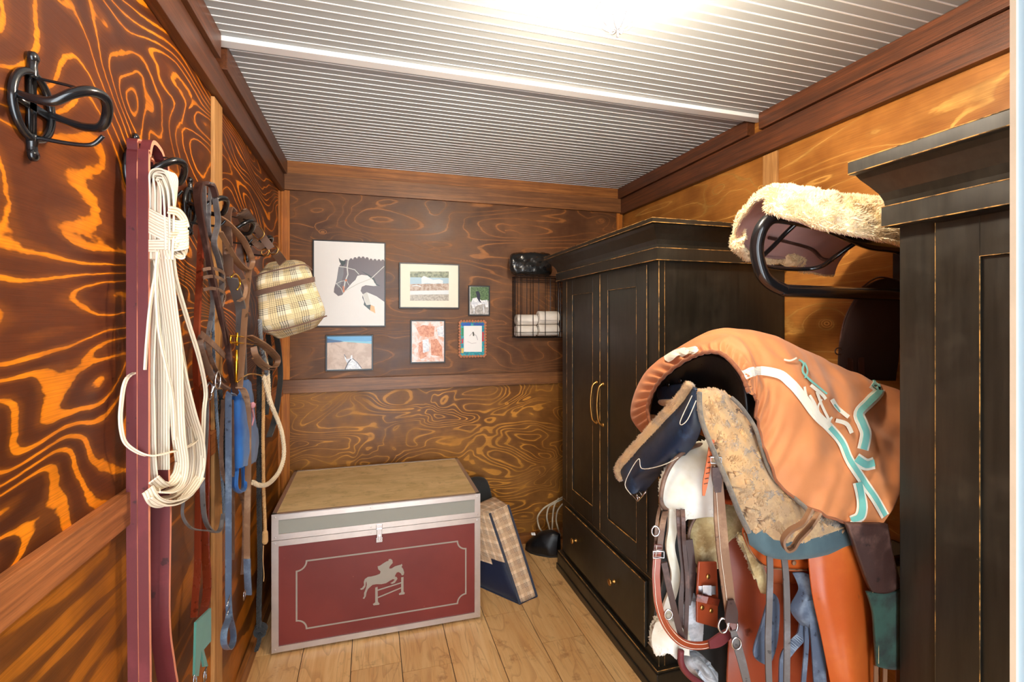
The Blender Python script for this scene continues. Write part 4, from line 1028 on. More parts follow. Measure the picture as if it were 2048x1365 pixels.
# ---------------------------------------------------------------- wire basket, rolled bandages, plastic pack
bx0 = P(1034,600,y=2.98).x; bx1 = bx0+.33; by0, by1 = 2.965, 3.095; bz0 = P(1040,676,y=2.97).z; bz1 = P(1040,552,y=2.97).z
e = empty('wire_basket', ((bx0+bx1)/2, YB, bz0), 'tall black wire basket on the back wall beside the armoire', 'basket')
m = MB(); w_ = .0022
for z in (bz0, bz0+.035, bz1-.03, bz1): m.tube([(bx0,by0,z),(bx1,by0,z),(bx1,by1,z),(bx0,by1,z)], w_ if z in (bz0, bz1) else .0016, 6, closed=True)
m.build('rim', M['black_metal'], e)
m = MB()
for i in range(4):
    x = bx0+.02+i*.085
    m.tube([(x,by0,bz1),(x,by0,bz0),(x,by1,bz0),(x,by1,bz1)], w_, 6)
for i in range(4):
    y = by0+.01+i*.035; m.tube([(bx0,y,bz1),(bx0,y,bz0),(bx1,y,bz0),(bx1,y,bz1)], .0018, 6)
for i in range(6): m.tube([(bx0+.01+i*.06,by1,bz0),(bx0+.01+i*.06,by1,bz1)], .0016, 6)
m.build('wires', M['black_metal'], e)
def roll(x0, x1, yc, zc, r, label):
    m = MB(); turns = 3.2; n = 70; pts = []
    for i in range(n+1):
        a = turns*2*math.pi*i/n; rr_ = .010+(r-.010)*i/n
        pts.append(Vector((0, math.cos(a+2.2)*rr_, math.sin(a+2.2)*rr_)))
    c = Vector(((x0+x1)/2, yc, zc)); m.ribbon([p+c for p in pts], x1-x0, (r-.010)/turns*.86, XA)
    return tag(m.build('rolled_bandage', M['towel'], bevel=.0025), label, 'bandage', 'white rolled bandages in the wire basket')
rl = .145; r_ = .036
z1_ = bz0+.003+r_+.002; z2_ = z1_+2*r_+.001
roll(bx0+.004, bx0+rl, 3.03, z1_, r_, 'white rolled bandage, lower one at the left end of the wire basket')
roll(bx0+.008, bx0+rl+.004, 3.03, z2_, r_, 'white rolled bandage, upper one at the left end of the wire basket')
roll(bx0+rl+.014, bx0+rl*2+.01, 3.03, z1_+.004, r_*1.08, 'white rolled bandage, lower one next to the armoire')
roll(bx0+rl+.014, bx0+rl*2+.01, 3.03, z2_+.014, r_*1.25, 'fat white rolled bandage, upper one next to the armoire')
m = MB(); pk = [P(1020,551,y=2.93), P(1106,551,y=2.93), P(1100,548,y=3.09), P(1022,548,y=3.09), P(1018,505,y=2.94), P(1104,505,y=2.94), P(1100,508,y=3.09), P(1020,508,y=3.09)]
for p in pk[:4]: p.z = bz1+.006
soft_box(m, pk, .22, 16, 0, lambda p: Vector((mnoise.noise(p*28), mnoise.noise(p*30+Vector((5,0,0))), mnoise.noise(p*34+Vector((0,9,0)))))*.010)
tag(weld(m.build('plastic_pack', M['plastic'], smooth=True)), 'shiny black plastic-wrapped bundle lying on top of the wire basket', 'package')
# ---------------------------------------------------------------- floor items
e = empty('blanket_bag', (.72, 2.65, 0), 'tan plaid bag with navy base leaning beside the burgundy trunk', 'bag')
m = MB()
B = [Vector(p) for p in ((.585,2.66,.004),(.755,2.43,.004),(.862,2.47,.004),(.82,2.86,.004))]
T = [Vector(p) for p in ((.540,2.82,.385),(.665,2.74,.375),(.785,2.77,.40),(.74,2.93,.40))]
def gridface(m, a, b, c_, d, n=14, mi=lambda s, t: 0, bulge=.02, seed=0):
    nv = (b-a).cross(d-a).normalized(); vs = []; uvs = []; off = len(m.v)
    for i in range(n+1):
        for j in range(n+1):
            s, t = j/n, i/n; p = a.lerp(b, s).lerp(d.lerp(c_, s), t)
            f = math.sin(math.pi*s)**.5*math.sin(math.pi*min(1,max(0,t)))**.5 if 0 < s < 1 and 0 < t < 1 else 0
            p = p + nv*(bulge*f + f*.012*mnoise.noise(p*12+Vector((seed,0,0))))
            vs.append(p); uvs.append((s*(b-a).length, t*(d-a).length))
    o = len(m.v); m.v += [tuple(p) for p in vs]; m.uv += uvs; m.at += [0.0]*len(vs)
    for i in range(n):
        for j in range(n): m.f.append((o+i*(n+1)+j, o+i*(n+1)+j+1, o+(i+1)*(n+1)+j+1, o+(i+1)*(n+1)+j)); m.m.append(mi((j+.5)/n, (i+.5)/n))
gridface(m, B[0], B[1], T[1], T[0], mi=lambda s, t: 1 if t < .36+.06*s else 0, bulge=.015)
gridface(m, B[1], B[2], T[2], T[1], bulge=.006); gridface(m, B[2], B[3], T[3], T[2], mi=lambda s, t: 1 if t < .3 else 0, bulge=.015); gridface(m, B[3], B[0], T[0], T[3], bulge=.01); gridface(m, T[0], T[1], T[2], T[3], bulge=.008); gridface(m, B[3], B[2], B[1], B[0], bulge=0)
weld(m.build('body', [M['plaid2'], M['navy']], e, smooth=True), .002)
m = MB()
for a, b in ((B[1], T[1]), (B[2], T[2])):
    m.ribbon(crom([a, a.lerp(b, .33)+Vector((0,-.006,0)), a.lerp(b, .66)+Vector((0,-.006,0)), b], 6), .013, .006, XA)
m.tube([B[0], B[1], B[2], B[3]], .005, 6); m.build('binding', M['navy'], e)
m = MB(); soft_box(m, [(.535,2.90,.01),(.80,2.92,.01),(.80,3.02,.01),(.535,3.02,.01),(.56,2.98,.49),(.725,2.985,.49),(.725,3.06,.50),(.56,3.06,.50)], .25, 12)
tag(weld(m.build('dark_case', M['charcoal'], smooth=True)), 'flat dark charcoal case standing behind the tan plaid bag', 'case')
e = empty('black_boot', (1.05, 2.95, 0), 'low black leather boot lying on the floor under the cables', 'boot')
m = MB()
rows = []
for s, (w2, h2) in enumerate(((.012,.03),(.045,.07),(.055,.105),(.055,.125),(.052,.13),(.03,.12))):
    c = Vector((.975+s*.036, 3.01-s*.028, .012)); sd = Vector((.62,.78,0))
    rows.append([c-sd*w2, c-sd*w2*1.05+Vector((0,0,h2*.5)), c-sd*w2*.5+Vector((0,0,h2)), c+sd*w2*.5+Vector((0,0,h2)), c+sd*w2*1.05+Vector((0,0,h2*.5)), c+sd*w2])
vs, fs, uvs = patch(rows, 5, 5, nz(18, .005)); m.add(vs, fs, 0, uvs); m.build('upper', M['blackl'], e, smooth=True, solid=.004)
m = MB(); pts = [Vector((r[0].x, r[0].y, .0)) for r in rows]+[Vector((r[-1].x, r[-1].y, .0)) for r in rows[::-1]]; m.poly(pts, (0,0,1), .016); m.build('sole', M['black_matte'], e)
m = MB(); c = P(1066,1068,y=2.93); m.obox(c+Vector((0,-.005,0)), (.012,-.004,0), (0,.001,.004), (0,.006,.002)); m.build('tag', M['white'], e)
m = MB(); q5 = lambda x, y, yy: P(1000+x/3.74, 1000+y/3.74, y=yy)
for pth, rr_ in (([(470,-20),(400,20),(330,62),(285,120),(282,165),(300,220),(335,252)], .0055), ([(470,-5),(400,30),(362,62),(350,130),(362,190),(380,246)], .0055), ([(440,-10),(408,40),(395,120),(392,180),(388,240)], .0055), ([(470,30),(432,80),(420,150),(432,210),(452,270)], .005)):
    m.tube(crom([q5(x, y, 3.03-.02*(i % 2)) for i, (x, y) in enumerate(pth)], 8), rr_, 8)
tag(m.build('cable', M['cable'], smooth=True), 'loops of pale grey cable in the corner behind the armoire', 'cable')
# ---------------------------------------------------------------- right: saddle racks, cover, saddles
W = lambda x, y, z: Vector((x, y, z))
def fuzz(mb, vs, fs, n, ln, r, seed=1, mi=0, cond=None, droop=.4):
    rr_ = random.Random(seed); tri = []
    for f in fs:
        a, b, c_, d = [Vector(vs[i]) for i in f]; nn = (b-a).cross(c_-a)
        if nn.length > 1e-12: tri.append((nn.length, a, b, c_, d, nn.normalized()))
    tot = sum(t[0] for t in tri); acc = []; s = 0
    for t in tri: s += t[0]; acc.append(s)
    import bisect
    for _ in range(n):
        t = tri[min(len(tri)-1, bisect.bisect(acc, rr_.random()*s))]; u_, v_ = rr_.random(), rr_.random()
        p = t[1].lerp(t[2], u_).lerp(t[4].lerp(t[3], u_), v_); nn = t[5]
        cl = Vector((mnoise.noise(p*38), mnoise.noise(p*38+Vector((7,0,0))), mnoise.noise(p*38+Vector((0,5,0)))))
        d = (nn+cl*1.3+Vector((rr_.uniform(-.4,.4), rr_.uniform(-.4,.4), -droop*.3))).normalized()
        tip = p+d*ln*rr_.uniform(.6, 1.2); mid = p+d*ln*.5+Vector((0,0,-.0))
        x = d.cross(Vector((.3,.8,.5))).normalized(); y = d.cross(x); q = []
        for k in range(3): a = 2*math.pi*k/3; q.append(p-nn*.002+(x*math.cos(a)+y*math.sin(a))*r)
        mb.add(q+[tip], [(0,1,3),(1,2,3),(2,0,3)], mi)
def flip_if(vs, fs, toward):
    a, b, c_ = [Vector(vs[i]) for i in fs[len(fs)//2][:3]]
    n = (b-a).cross(c_-a)
    return [tuple(reversed(f)) for f in fs] if n.dot(Vector(toward)) < 0 else fs
# upper rack
RY = 1.17
def rack(zb, label, full):
    e = empty('saddle_rack', (XR, RY, zb), label, 'saddle rack', 'black tubular saddle racks on the right wall')
    m = MB(); dz = zb-1.588
    up = [P(1600,583,y=RY), P(1562,578,y=RY), P(1530,556,y=RY), P(1516,520,y=RY), P(1514,488,y=RY), P(1524,455,y=RY-.01), P(1545,436,y=RY-.02), P(1580,437,y=RY-.03)]
    pts = [W(XR-.004, RY, 1.588)] + up + [P(1650,452,y=RY-.05), P(1701,472,y=RY-.07), P(1745,488,y=RY-.07), P(1800,497,y=RY-.06), W(XR-.004, RY-.04, 1.70)]
    m.tube([p+Vector((0,0,dz)) for p in crom(pts, 8)], .0195, 14); m.build('frame_tube', M['black_metal'], e, smooth=True)
    m = MB()
    m.tube([p+Vector((0,0,dz)) for p in crom([P(1600,440,y=RY-.04), P(1570,468,y=RY-.01), P(1545,494,y=RY), P(1522,515,y=RY)], 6)], .007, 10)
    m.tube([p+Vector((0,0,dz)) for p in crom([P(1522,530,y=RY), P(1545,536,y=RY+.04), P(1600,539,y=RY+.06), P(1640,534,y=RY+.03), P(1670,514,y=RY-.02), P(1711,486,y=RY-.06)], 6)], .007, 10)
    m.parts('cradle_rod', M['black_metal'], e, smooth=True)
    m = MB(); m.box(XR-.006, RY-.06, zb-.05, XR-.0005, RY+.06, zb+.22); m.build('wall_plate', M['black_metal'], e, bevel=.002)
    return e
rack(1.588, 'upper black tubular saddle rack with the cream fleece pad on top', True)
# fleece pad
e = empty('sheepskin_pad', (1.3, 1.2, 1.8), 'cream sheepskin half pad lying over the upper saddle rack', 'saddle pad')
rows = [[P(1541,424,y=1.09), P(1538,396,y=1.13), P(1512,408,y=1.22), P(1485,440,y=1.31), P(1474,468,y=1.36), P(1500,505,y=1.37)],
        [P(1560,432,y=1.06), P(1575,398,y=1.12), P(1570,400,y=1.24), W(1.22,1.34,1.82), W(1.24,1.38,1.76), P(1545,518,y=1.385)],
        [P(1627,455,y=1.02), P(1640,404,y=1.10), W(1.36,1.24,1.84), W(1.36,1.34,1.79), W(1.38,1.39,1.74), P(1600,522,y=1.39)],
        [P(1709,472,y=.985), P(1725,414,y=1.08), W(1.50,1.22,1.83), W(1.50,1.32,1.78), W(1.50,1.37,1.73), W(1.50,1.385,1.69)],
        [P(1808,492,y=.96), P(1795,422,y=1.05), W(1.62,1.20,1.81), W(1.64,1.30,1.77), W(1.65,1.36,1.72), W(1.65,1.38,1.67)]]
vs, fs, uvs = patch(rows, 10, 14, nz(16, .008)); fs = flip_if(vs, fs, (0,-.2,1))
m = MB(); m.add(vs, fs, 0, uvs); nrm = None
m.build('lining', M['skin'], e, smooth=True, solid=.004)
# upper wool layer: closed slab 2 cm thick
me_ = bpy.data.meshes.new('tmp'); me_.from_pydata([tuple(v) for v in vs], [], fs); me_.update()
nr = [v.normal.copy() for v in me_.vertices]; bpy.data.meshes.remove(me_)
nc = 5*10+1; nrw = 4*14+1
vt = []
for i, v in enumerate(vs):
    r_i, c_i = divmod(i, nc); ed = min(1, min(r_i, nrw-1-r_i, c_i, nc-1-c_i)/3.0)
    v = Vector(v); vt.append(v + nr[i]*(.011+.016*math.sqrt(ed)*(1+.5*mnoise.noise(v*30)+.3*mnoise.noise(v*70))))
vb = [Vector(v)+nr[i]*.0025 for i, v in enumerate(vs)]
m = MB(); N_ = len(vs); m.add(vt, fs, 0); m.add(vb, [tuple(reversed(f)) for f in fs], 0)
for a in range(nrw-1):
    for c_i in (0, nc-1): p, q_ = a*nc+c_i, (a+1)*nc+c_i; m.add([vt[p], vt[q_], vb[q_], vb[p]], [(0,1,2,3)], 0)
for c_i in range(nc-1):
    for a in (0, nrw-1): p, q_ = a*nc+c_i, a*nc+c_i+1; m.add([vt[p], vt[q_], vb[q_], vb[p]], [(0,1,2,3)], 0)
fuzz(m, vt, fs, 26000, .011, .0022, 3)
# shaggy rim
edge = [r*nc for r in range(nrw)] + [c_i for c_i in range(nc)] + [r*nc+nc-1 for r in range(nrw)]
rr2 = random.Random(9)
for i in edge:
    for _ in range(26):
        p = Vector(vb[i]).lerp(vt[i], rr2.random())+Vector((rr2.uniform(-.006,.006), rr2.uniform(-.006,.006), 0)); r_i, c_i = divmod(i, nc)
        d = Vector((rr2.uniform(-.5,.5), rr2.uniform(-.5,.5), rr2.uniform(-1,.2)))+Vector((-.8 if r_i == 0 else 0, -.7 if c_i == 0 else .3, 0)); d.normalize()
        x = d.cross(Vector((.3,.8,.5))).normalized(); y = d.cross(x); m.add([p+x*.0022, p-x*.0013+y*.002, p-x*.0013-y*.002, p+d*rr2.uniform(.008,.016)], [(0,1,3),(1,2,3),(2,0,3)], 0)
m.build('fleece', M['fleece'], e, smooth=False)
m = MB()
m.tube(crom([P(1538,476,y=1.33), P(1590,488,y=1.34), P(1625,500,y=1.33), P(1645,518,y=1.31), P(1668,520,y=1.28)], 8), .006, 8); m.build('binding', M['dbrown'], e)
# dark felt pad over the lower bar of that rack, near the cabinet
e = empty('felt_numnah', (1.45, 1.1, 1.5), 'dark brown felt saddle pad in shadow, hanging under the upper rack', 'saddle pad')
rows = [[P(1726,574,y=1.21), P(1765,558,y=1.20), P(1800,566,y=1.20), P(1850,575,y=1.20)],
        [P(1710,600,y=1.22), P(1750,602,y=1.20), P(1795,600,y=1.20), P(1850,605,y=1.20)],
        [P(1690,640,y=1.24), P(1730,650,y=1.21), P(1782,650,y=1.21), P(1850,660,y=1.21)],
        [P(1680,690,y=1.25), P(1716,700,y=1.22), P(1765,700,y=1.22), P(1850,710,y=1.22)],
        [P(1678,735,y=1.26), P(1712,752,y=1.23), P(1750,760,y=1.23), P(1850,765,y=1.23)]]
vs, fs, uvs = patch(rows, 6, 6, nz(10, .01)); m = MB(); m.add(vs, fs, 0, uvs); m.build('pad', M['felt_dk'], e, smooth=True, solid=.012)
m = MB(); m.tube(crom([rows[i][0] for i in range(5)], 6), .004, 6); m.tube(crom([P(1724,576,y=1.20), P(1745,560,y=1.19), P(1765,555,y=1.19), P(1800,563,y=1.19)], 6), .003, 6); m.build('piping', M['dbrown'], e)
m = MB()
for u_ in (1700, 1722): m.ribbon([P(u_,716,y=1.19), P(u_+1,765,y=1.20)], .018, .004, RA)
c = P(1677,703,y=1.22); m.tube([c+(RA*math.cos(a*math.pi/8)+ZA*math.sin(a*math.pi/8))*.011 for a in range(16)], .002, 6, closed=True)
m.parts('billet_strap', M['dbrown'], e)
# ---- middle rack + english saddle under a rust cover
def simple_rack(zb, label):
    e = empty('saddle_rack', (XR, 1.2, zb), label, 'saddle rack', 'black tubular saddle racks on the right wall')
    m = MB(); m.tube(crom([W(XR-.004,1.18,zb), W(1.4,1.18,zb), W(1.05,1.18,zb), W(.99,1.18,zb+.015), W(.97,1.18,zb+.05), W(1.0,1.18,zb+.09), W(1.1,1.18,zb+.10), W(1.5,1.18,zb+.10), W(XR-.004,1.18,zb+.10)], 6), .0165, 12)
    m.build('frame_tube', M['black_metal'], e, smooth=True)
    m = MB(); m.box(XR-.006, 1.12, zb-.04, XR-.0005, 1.24, zb+.14); m.build('wall_plate', M['black_metal'], e)
simple_rack(1.10, 'middle black tubular saddle rack hidden under the rust covered saddle')
simple_rack(.60, 'lowest black tubular saddle rack under the orange western saddle')
sad = empty('english_saddle', (1.15, 1.2, 1.2), 'black english saddle under the rust cover, seen through its gathered opening', 'saddle')
m = MB()
rows = [[P(1300,850,x=.96), P(1310,790,x=.94), P(1345,742,x=.93), P(1410,708,x=.93), P(1462,722,x=.93), P(1492,770,x=.93), P(1500,830,x=.93)],
        [P(1330,850,x=.99), P(1340,800,x=.97), P(1370,762,x=.96), P(1415,740,x=.96), P(1450,752,x=.96), P(1470,790,x=.96), P(1475,830,x=.96)],
        [P(1350,860,x=1.02), P(1362,830,x=1.01), P(1385,805,x=1.0), P(1415,795,x=1.0), P(1440,800,x=1.0), P(1455,825,x=1.0), P(1460,850,x=1.0)]]
vs, fs, uvs = patch(rows, 8, 8); m.add(vs, fs, 0, uvs); m.build('cantle', M['blackl'], sad, smooth=True, solid=.01)
m = MB(); soft_box(m, [W(1.0,1.02,1.16), W(1.45,1.0,1.16), W(1.45,1.38,1.16), W(1.0,1.36,1.16), W(1.0,1.06,1.38), W(1.45,1.06,1.30), W(1.45,1.30,1.30), W(1.0,1.30,1.38)], .5, 12); weld(m.build('seat', M['blackl'], sad, smooth=True))
m = MB(); soft_box(m, [P(1318,806,x=.915), P(1395,800,x=.90), P(1395,800,x=.96), P(1318,806,x=.97), P(1310,775,x=.925), P(1385,765,x=.91), P(1385,765,x=.97), P(1310,775,x=.98)], .4, 8); weld(m.build('panel', M['navyl'], sad, smooth=True))
m = MB(); soft_box(m, [P(1322,814,x=.90), P(1385,812,x=.885), P(1385,812,x=.93), P(1322,814,x=.94), P(1314,799,x=.90), P(1380,800,x=.885), P(1380,800,x=.93), P(1314,799,x=.94)], .5, 8); weld(m.build('panel_edge', M['wool'], sad, smooth=True))
m = MB()
for u_, v_ in ((1337,770),(1361,762)): m.lathe(P(u_,v_,x=.925), (-1,0,0), [(-.002,.008),(.003,.008),(.005,.004)], 12)
m.parts('stud', M['black_metal'], sad, smooth=True)
# cover
cov = empty('saddle_cover', (1.2, 1.2, 1.3), 'rust orange saddle cover with white and aqua stripes over a saddle', 'saddle cover')
R0 = [P(1307,862,x=.88), P(1297,815,x=.88), P(1320,764,x=.88), P(1378,718,x=.88), P(1436,705,x=.885), P(1480,742,x=.885), P(1499,785,x=.89)]
R1 = [P(1296,878,x=.92), P(1262,826,x=.91), P(1286,752,x=.91), P(1358,701,x=.91), P(1446,676,x=.93), P(1500,722,x=.925), P(1512,796,x=.915)]
R2 = [W(1.0,1.47,1.22), W(1.0,1.46,1.33), P(1338,712,x=.98), P(1432,663,x=.99), P(1505,684,x=1.0), P(1530,775,x=.97), P(1516,850,x=.915)]
R3 = [W(1.12,1.45,1.1), W(1.12,1.45,1.25), W(1.10,1.38,1.41), P(1536,665,y=1.15), P(1596,740,y=1.02), P(1590,850,y=.94), P(1553,955,y=.925)]
R4 = [W(1.3,1.4,1.05), W(1.3,1.42,1.2), W(1.28,1.33,1.35), P(1633,712,y=1.14), P(1680,800,y=1.0), P(1668,915,y=.92), P(1625,1022,y=.90)]
R5 = [W(1.42,1.38,1.0), W(1.42,1.38,1.15), W(1.42,1.30,1.29), P(1718,748,y=1.12), P(1742,850,y=1.0), P(1725,960,y=.90), P(1690,1044,y=.875)]
R6 = [W(1.55,1.36,.98), W(1.56,1.36,1.1), W(1.56,1.28,1.22), P(1802,783,y=1.08), P(1812,880,y=1.0), P(1800,985,y=.90), P(1760,1056,y=.868)]
rows = [R0, R1, R2, R3, R4, R5, R6]
def cj(p, s, t):
    w1 = math.exp(-((t-.13)/.10)**2); w0 = math.exp(-((t-.06)/.05)**2)
    a = w0*.0085*math.sin(s*150+3*mnoise.noise(Vector((s*9,0,3))))
    # stretched folds running down the near flap and across the top
    fold = .014*mnoise.noise(Vector((s*5+2, t*15, 1.3))) + .010*mnoise.noise(Vector((s*12, t*9, 4.4))) + .006*mnoise.noise(p*22)
    near = math.exp(-((s-.93)/.10)**2)*math.exp(-((t-.34)/.18)**2)*.006*math.sin(t*120+s*20)
    f = min(1, t*6)*fold*(1 if s > .25 else .5) + near
    return Vector((-.55*a-.2*f, -.6*f, a*.6+f*.6))
vs, fs, uvs = patch(rows, 22, 16, cj)
fs = flip_if(vs, fs, (0,-.3,1))
m = MB(); m.add(vs, fs, 0, uvs); m.build('cloth', M['cover'], cov, smooth=True, solid=.003)
NC = 6*22+1
def surf(s, t):
    """point on the cover, s around 0..1, t along 0..1"""
    j = s*(NC-1); i = t*(6*16); i0, j0 = min(int(i), 95), min(int(j), NC-2); fi, fj = i-i0, j-j0
    g = lambda a, b: Vector(vs[a*NC+b])
    return g(i0,j0).lerp(g(i0,j0+1), fj).lerp(g(i0+1,j0).lerp(g(i0+1,j0+1), fj), fi)
# find (s,t) under a photo point on the near/top side
def near_st(u, v, smin=.45):
    best = None
    for i in range(0, 97):
        for j in range(int(NC*smin), NC):
            a = PV[i*NC+j]; d = (a[0]-u)**2+(a[1]-v)**2
            if best is None or d < best[0]: best = (d, j/(NC-1), i/96)
    return best[1], best[2]
PV = [proj(v) for v in vs]
def surf_n(s, t):
    a, b, c_ = surf(s, t), surf(min(1, s+.01), t) if s < .99 else surf(s-.01, t), surf(s, min(1, t+.01)) if t < .99 else surf(s, t-.01)
    n = (b-a).cross(c_-a)*(1 if s < .99 else -1)*(1 if t < .99 else -1)
    n.normalize(); v_ = Vector((0,0,CAMH))-a
    return n if n.dot(v_) > 0 else -n
def refine(u, v, hint=None):
    s, t = near_st(u, v)
    for _ in range(6):
        p = proj(surf(s, t)); e_ = .004
        ps = proj(surf(min(1, s+e_), t)); pt = proj(surf(s, min(1, t+e_)))
        a, b, c_, d = (ps[0]-p[0])/e_, (pt[0]-p[0])/e_, (ps[1]-p[1])/e_, (pt[1]-p[1])/e_; det = a*d-b*c_
        if abs(det) < 1e-3: break
        du, dv = u-p[0], v-p[1]
        s = min(.995, max(.4, s+max(-.02, min(.02, (d*du-b*dv)/det)))); t = min(.995, max(0.002, t+max(-.02, min(.02, (a*dv-c_*du)/det))))
    return s, t
def on_cover(mb, pts, hw_px, lift=.004, mi=0, k=5):
    c = crom([Vector((u, v, 0)) for u, v in pts], k); rows_ = []
    for i, p in enumerate(c):
        a, b = c[max(i-1,0)], c[min(i+1,len(c)-1)]; tt = (b-a).normalized(); nn = Vector((-tt.y, tt.x, 0)); r = []
        for w_ in (-1, -.5, 0, .5, 1):
            s, t = refine(p.x+nn.x*hw_px*w_, p.y+nn.y*hw_px*w_); r.append(surf(s, t)+surf_n(s, t)*lift)
        rows_.append(r)
    vs_ = [p for r in rows_ for p in r]; n_ = len(rows_)
    mb.add(vs_, [(5*i+j, 5*i+j+1, 5*i+j+6, 5*i+j+5) for i in range(n_-1) for j in range(4)], mi)
s1 = [(1484,752),(1512,743),(1556,750),(1580,768),(1600,792),(1630,832),(1655,856),(1680,885),(1696,922),(1722,962),(1745,996),(1768,1034)]
s2 = [(1742,768),(1756,782),(1736,805),(1715,828),(1722,850),(1728,870),(1722,900)]
s3 = [(1708,918),(1728,930),(1745,928)]
s4 = [(1712,965),(1718,990),(1722,1015),(1716,1035),(1700,1043)]
s5 = [(1335,722),(1352,712),(1372,706),(1398,704)]
m = MB()
for s_, h in ((s1, 9), (s2, 11), (s3, 12), (s4, 10), (s5, 6)): on_cover(m, s_, h, .0085 if s_ is s5 else .0045)
m.parts('white_stripe', M['stripe_w'], cov, solid=.001, offset=0)
m = MB()
for s_, h in ((s1[6:], 4.5), (s2, 6), (s3, 7), (s4, 6)): on_cover(m, s_, h, .0065)
m.parts('aqua_stripe', M['stripe_t'], cov, solid=.001, offset=0)
m = MB()
for l, h in (([(1566,722),(1578,724),(1590,718)], 1.6), ([(1606,775),(1612,800),(1630,835)], 2.2), ([(1616,792),(1628,815),(1622,830)], 2.4), ([(1630,785),(1640,812),(1656,845)], 2.4), ([(1640,800),(1632,820),(1650,850)], 1.6), ([(1618,772),(1640,790),(1648,800)], 3), ([(1660,800),(1672,818),(1694,836)], 4), ([(1668,842),(1690,850),(1700,868)], 4), ([(1660,835),(1652,850),(1664,862)], 2)):
    on_cover(m, l, h, .005)
m.parts('embroidery', M['stripe_w'], cov, solid=.0008, offset=0)
m = MB()
for l, h in (([(1594,722),(1604,730),(1602,745),(1614,760),(1632,775),(1650,790)], 1.8), ([(1606,728),(1612,745),(1606,758)], 1.4), ([(1664,810),(1676,826)], 1.5)): on_cover(m, l, h, .0055)
m.parts('aqua_embroidery', M['stripe_t'], cov, solid=.0008, offset=0)
m = MB(); m.tube([Vector(vs[j])+Vector((-.003,0,0)) for j in range(NC)], .0055, 8); m.build('piping', M['cover_pipe'], cov, smooth=True)
# hidden hem of the near flap
m = MB(); m.tube([Vector(vs[i*NC+NC-1]) for i in range(10, 97)], .0035, 6); m.build('hem', M['cover_pipe'], cov)
# ---- wool backed saddle pad folded over the middle rack
pad = empty('wool_saddle_pad', (.9, 1.1, 1.3), 'folded tan wool and navy suede saddle pad under the rust cover', 'saddle pad')
rows = [[P(1400,785,y=1.02), P(1430,782,y=1.01), P(1452,788,y=1.015), P(1468,800,y=1.03)],
        [P(1405,835,y=1.00), P(1440,838,y=.98), P(1475,842,y=.985), P(1508,852,y=1.0)],
        [P(1428,898,y=.98), P(1462,898,y=.955), P(1500,903,y=.955), P(1532,915,y=.975)],
        [P(1455,959,y=.96), P(1492,955,y=.935), P(1535,963,y=.935), P(1572,975,y=.955)],
        [P(1480,1025,y=.945), P(1525,1020,y=.915), P(1590,1025,y=.91), P(1650,1030,y=.915)],
        [P(1500,1066,y=.935), P(1550,1082,y=.905), P(1615,1082,y=.895), P(1692,1055,y=.895)]]
vs2, fs2, uvs2 = patch(rows, 10, 10, nz(14, .003)); fs2 = flip_if(vs2, fs2, (-.3,-1,.2)); m = MB(); m.add(vs2, fs2, 0, uvs2)
fuzz(m, vs2, fs2, 14000, .0022, .0005, 5)
m.build('wool_panel', M['wool'], pad, smooth=True, solid=.012)
m = MB(); rows = [[P(1481,1020,y=.955), P(1525,1050,y=.925), P(1600,1055,y=.915), P(1700,1045,y=.905)],
        [P(1498,1078,y=.94), P(1540,1100,y=.912), P(1615,1100,y=.90), P(1702,1078,y=.90)],
        [P(1506,1084,y=.945), P(1542,1110,y=.918), P(1612,1112,y=.908), P(1702,1092,y=.905)]]
vs3, fs3, uvs3 = patch(rows, 8, 6); m.add(vs3, fs3, 0, uvs3); m.build('suede_border', fabric('teal_suede', srgb(84,108,114), sc=300, col2=srgb(62,82,90)), pad, smooth=True, solid=.008)
m = MB(); m.tube(crom([P(1462,795,y=1.0), P(1480,812,y=.985), P(1502,842,y=.975), P(1514,866,y=.965), P(1526,905,y=.955), P(1542,946,y=.94), P(1570,980,y=.93), P(1612,1018,y=.89), P(1612,1035,y=.885)], 6), .005, 8)
m.tube(crom([P(1399,785,y=1.01), P(1402,835,y=.99), P(1425,898,y=.97), P(1452,959,y=.95), P(1478,1025,y=.935), P(1498,1066,y=.925)], 6), .006, 8)
m.parts('rolled_edge', M['wooldark'], pad, smooth=True)
m = MB(); strap(m, [P(u,v,y=.86) for u,v in ((1622,1018),(1606,1046),(1580,1062),(1566,1082),(1572,1100),(1586,1096),(1598,1078),(1620,1054),(1638,1026))], 10, world=True, wdir=YA+RA*.4, th=.005); m.build('strap_loop', M['tan'], pad)
rows = [[P(1384,772,x=.80), P(1392,780,x=.79), P(1402,792,x=.80)],
        [P(1358,806,x=.79), P(1378,828,x=.775), P(1404,850,x=.80)],
        [P(1318,848,x=.785), P(1350,880,x=.765), P(1390,888,x=.80)],
        [P(1275,895,x=.775), P(1310,925,x=.755), P(1356,925,x=.80)],
        [P(1240,938,x=.77), P(1262,962,x=.75), P(1318,955,x=.80)],
        [P(1246,962,x=.77), P(1262,988,x=.75), P(1292,982,x=.79)]]
vs4, fs4, uvs4 = patch(rows, 10, 8, nz(14, .002)); m = MB(); m.add(vs4, fs4, 0, uvs4); m.build('suede_panel', M['navyl'], pad, smooth=True, solid=.014, offset=1)
m = MB(); eg = crom([r[0]+Vector((-.004,0,.004)) for r in rows], 8); m.tube(eg, .013, 8)
fs_e = []; vs_e = []
mm = MB(); mm.tube(eg, .013, 8); fuzz(m, mm.v, [f for f in mm.f if len(f) == 4], 3500, .006, .0012, 8); m.build('wool_edge', M['wool'], pad, smooth=True)
m = MB()
m.tube(crom([P(a,b,x=.742) for a,b in ((1262,990),(1250,970),(1262,940),(1278,918),(1284,938),(1322,932),(1356,916))], 5), .0012, 5)
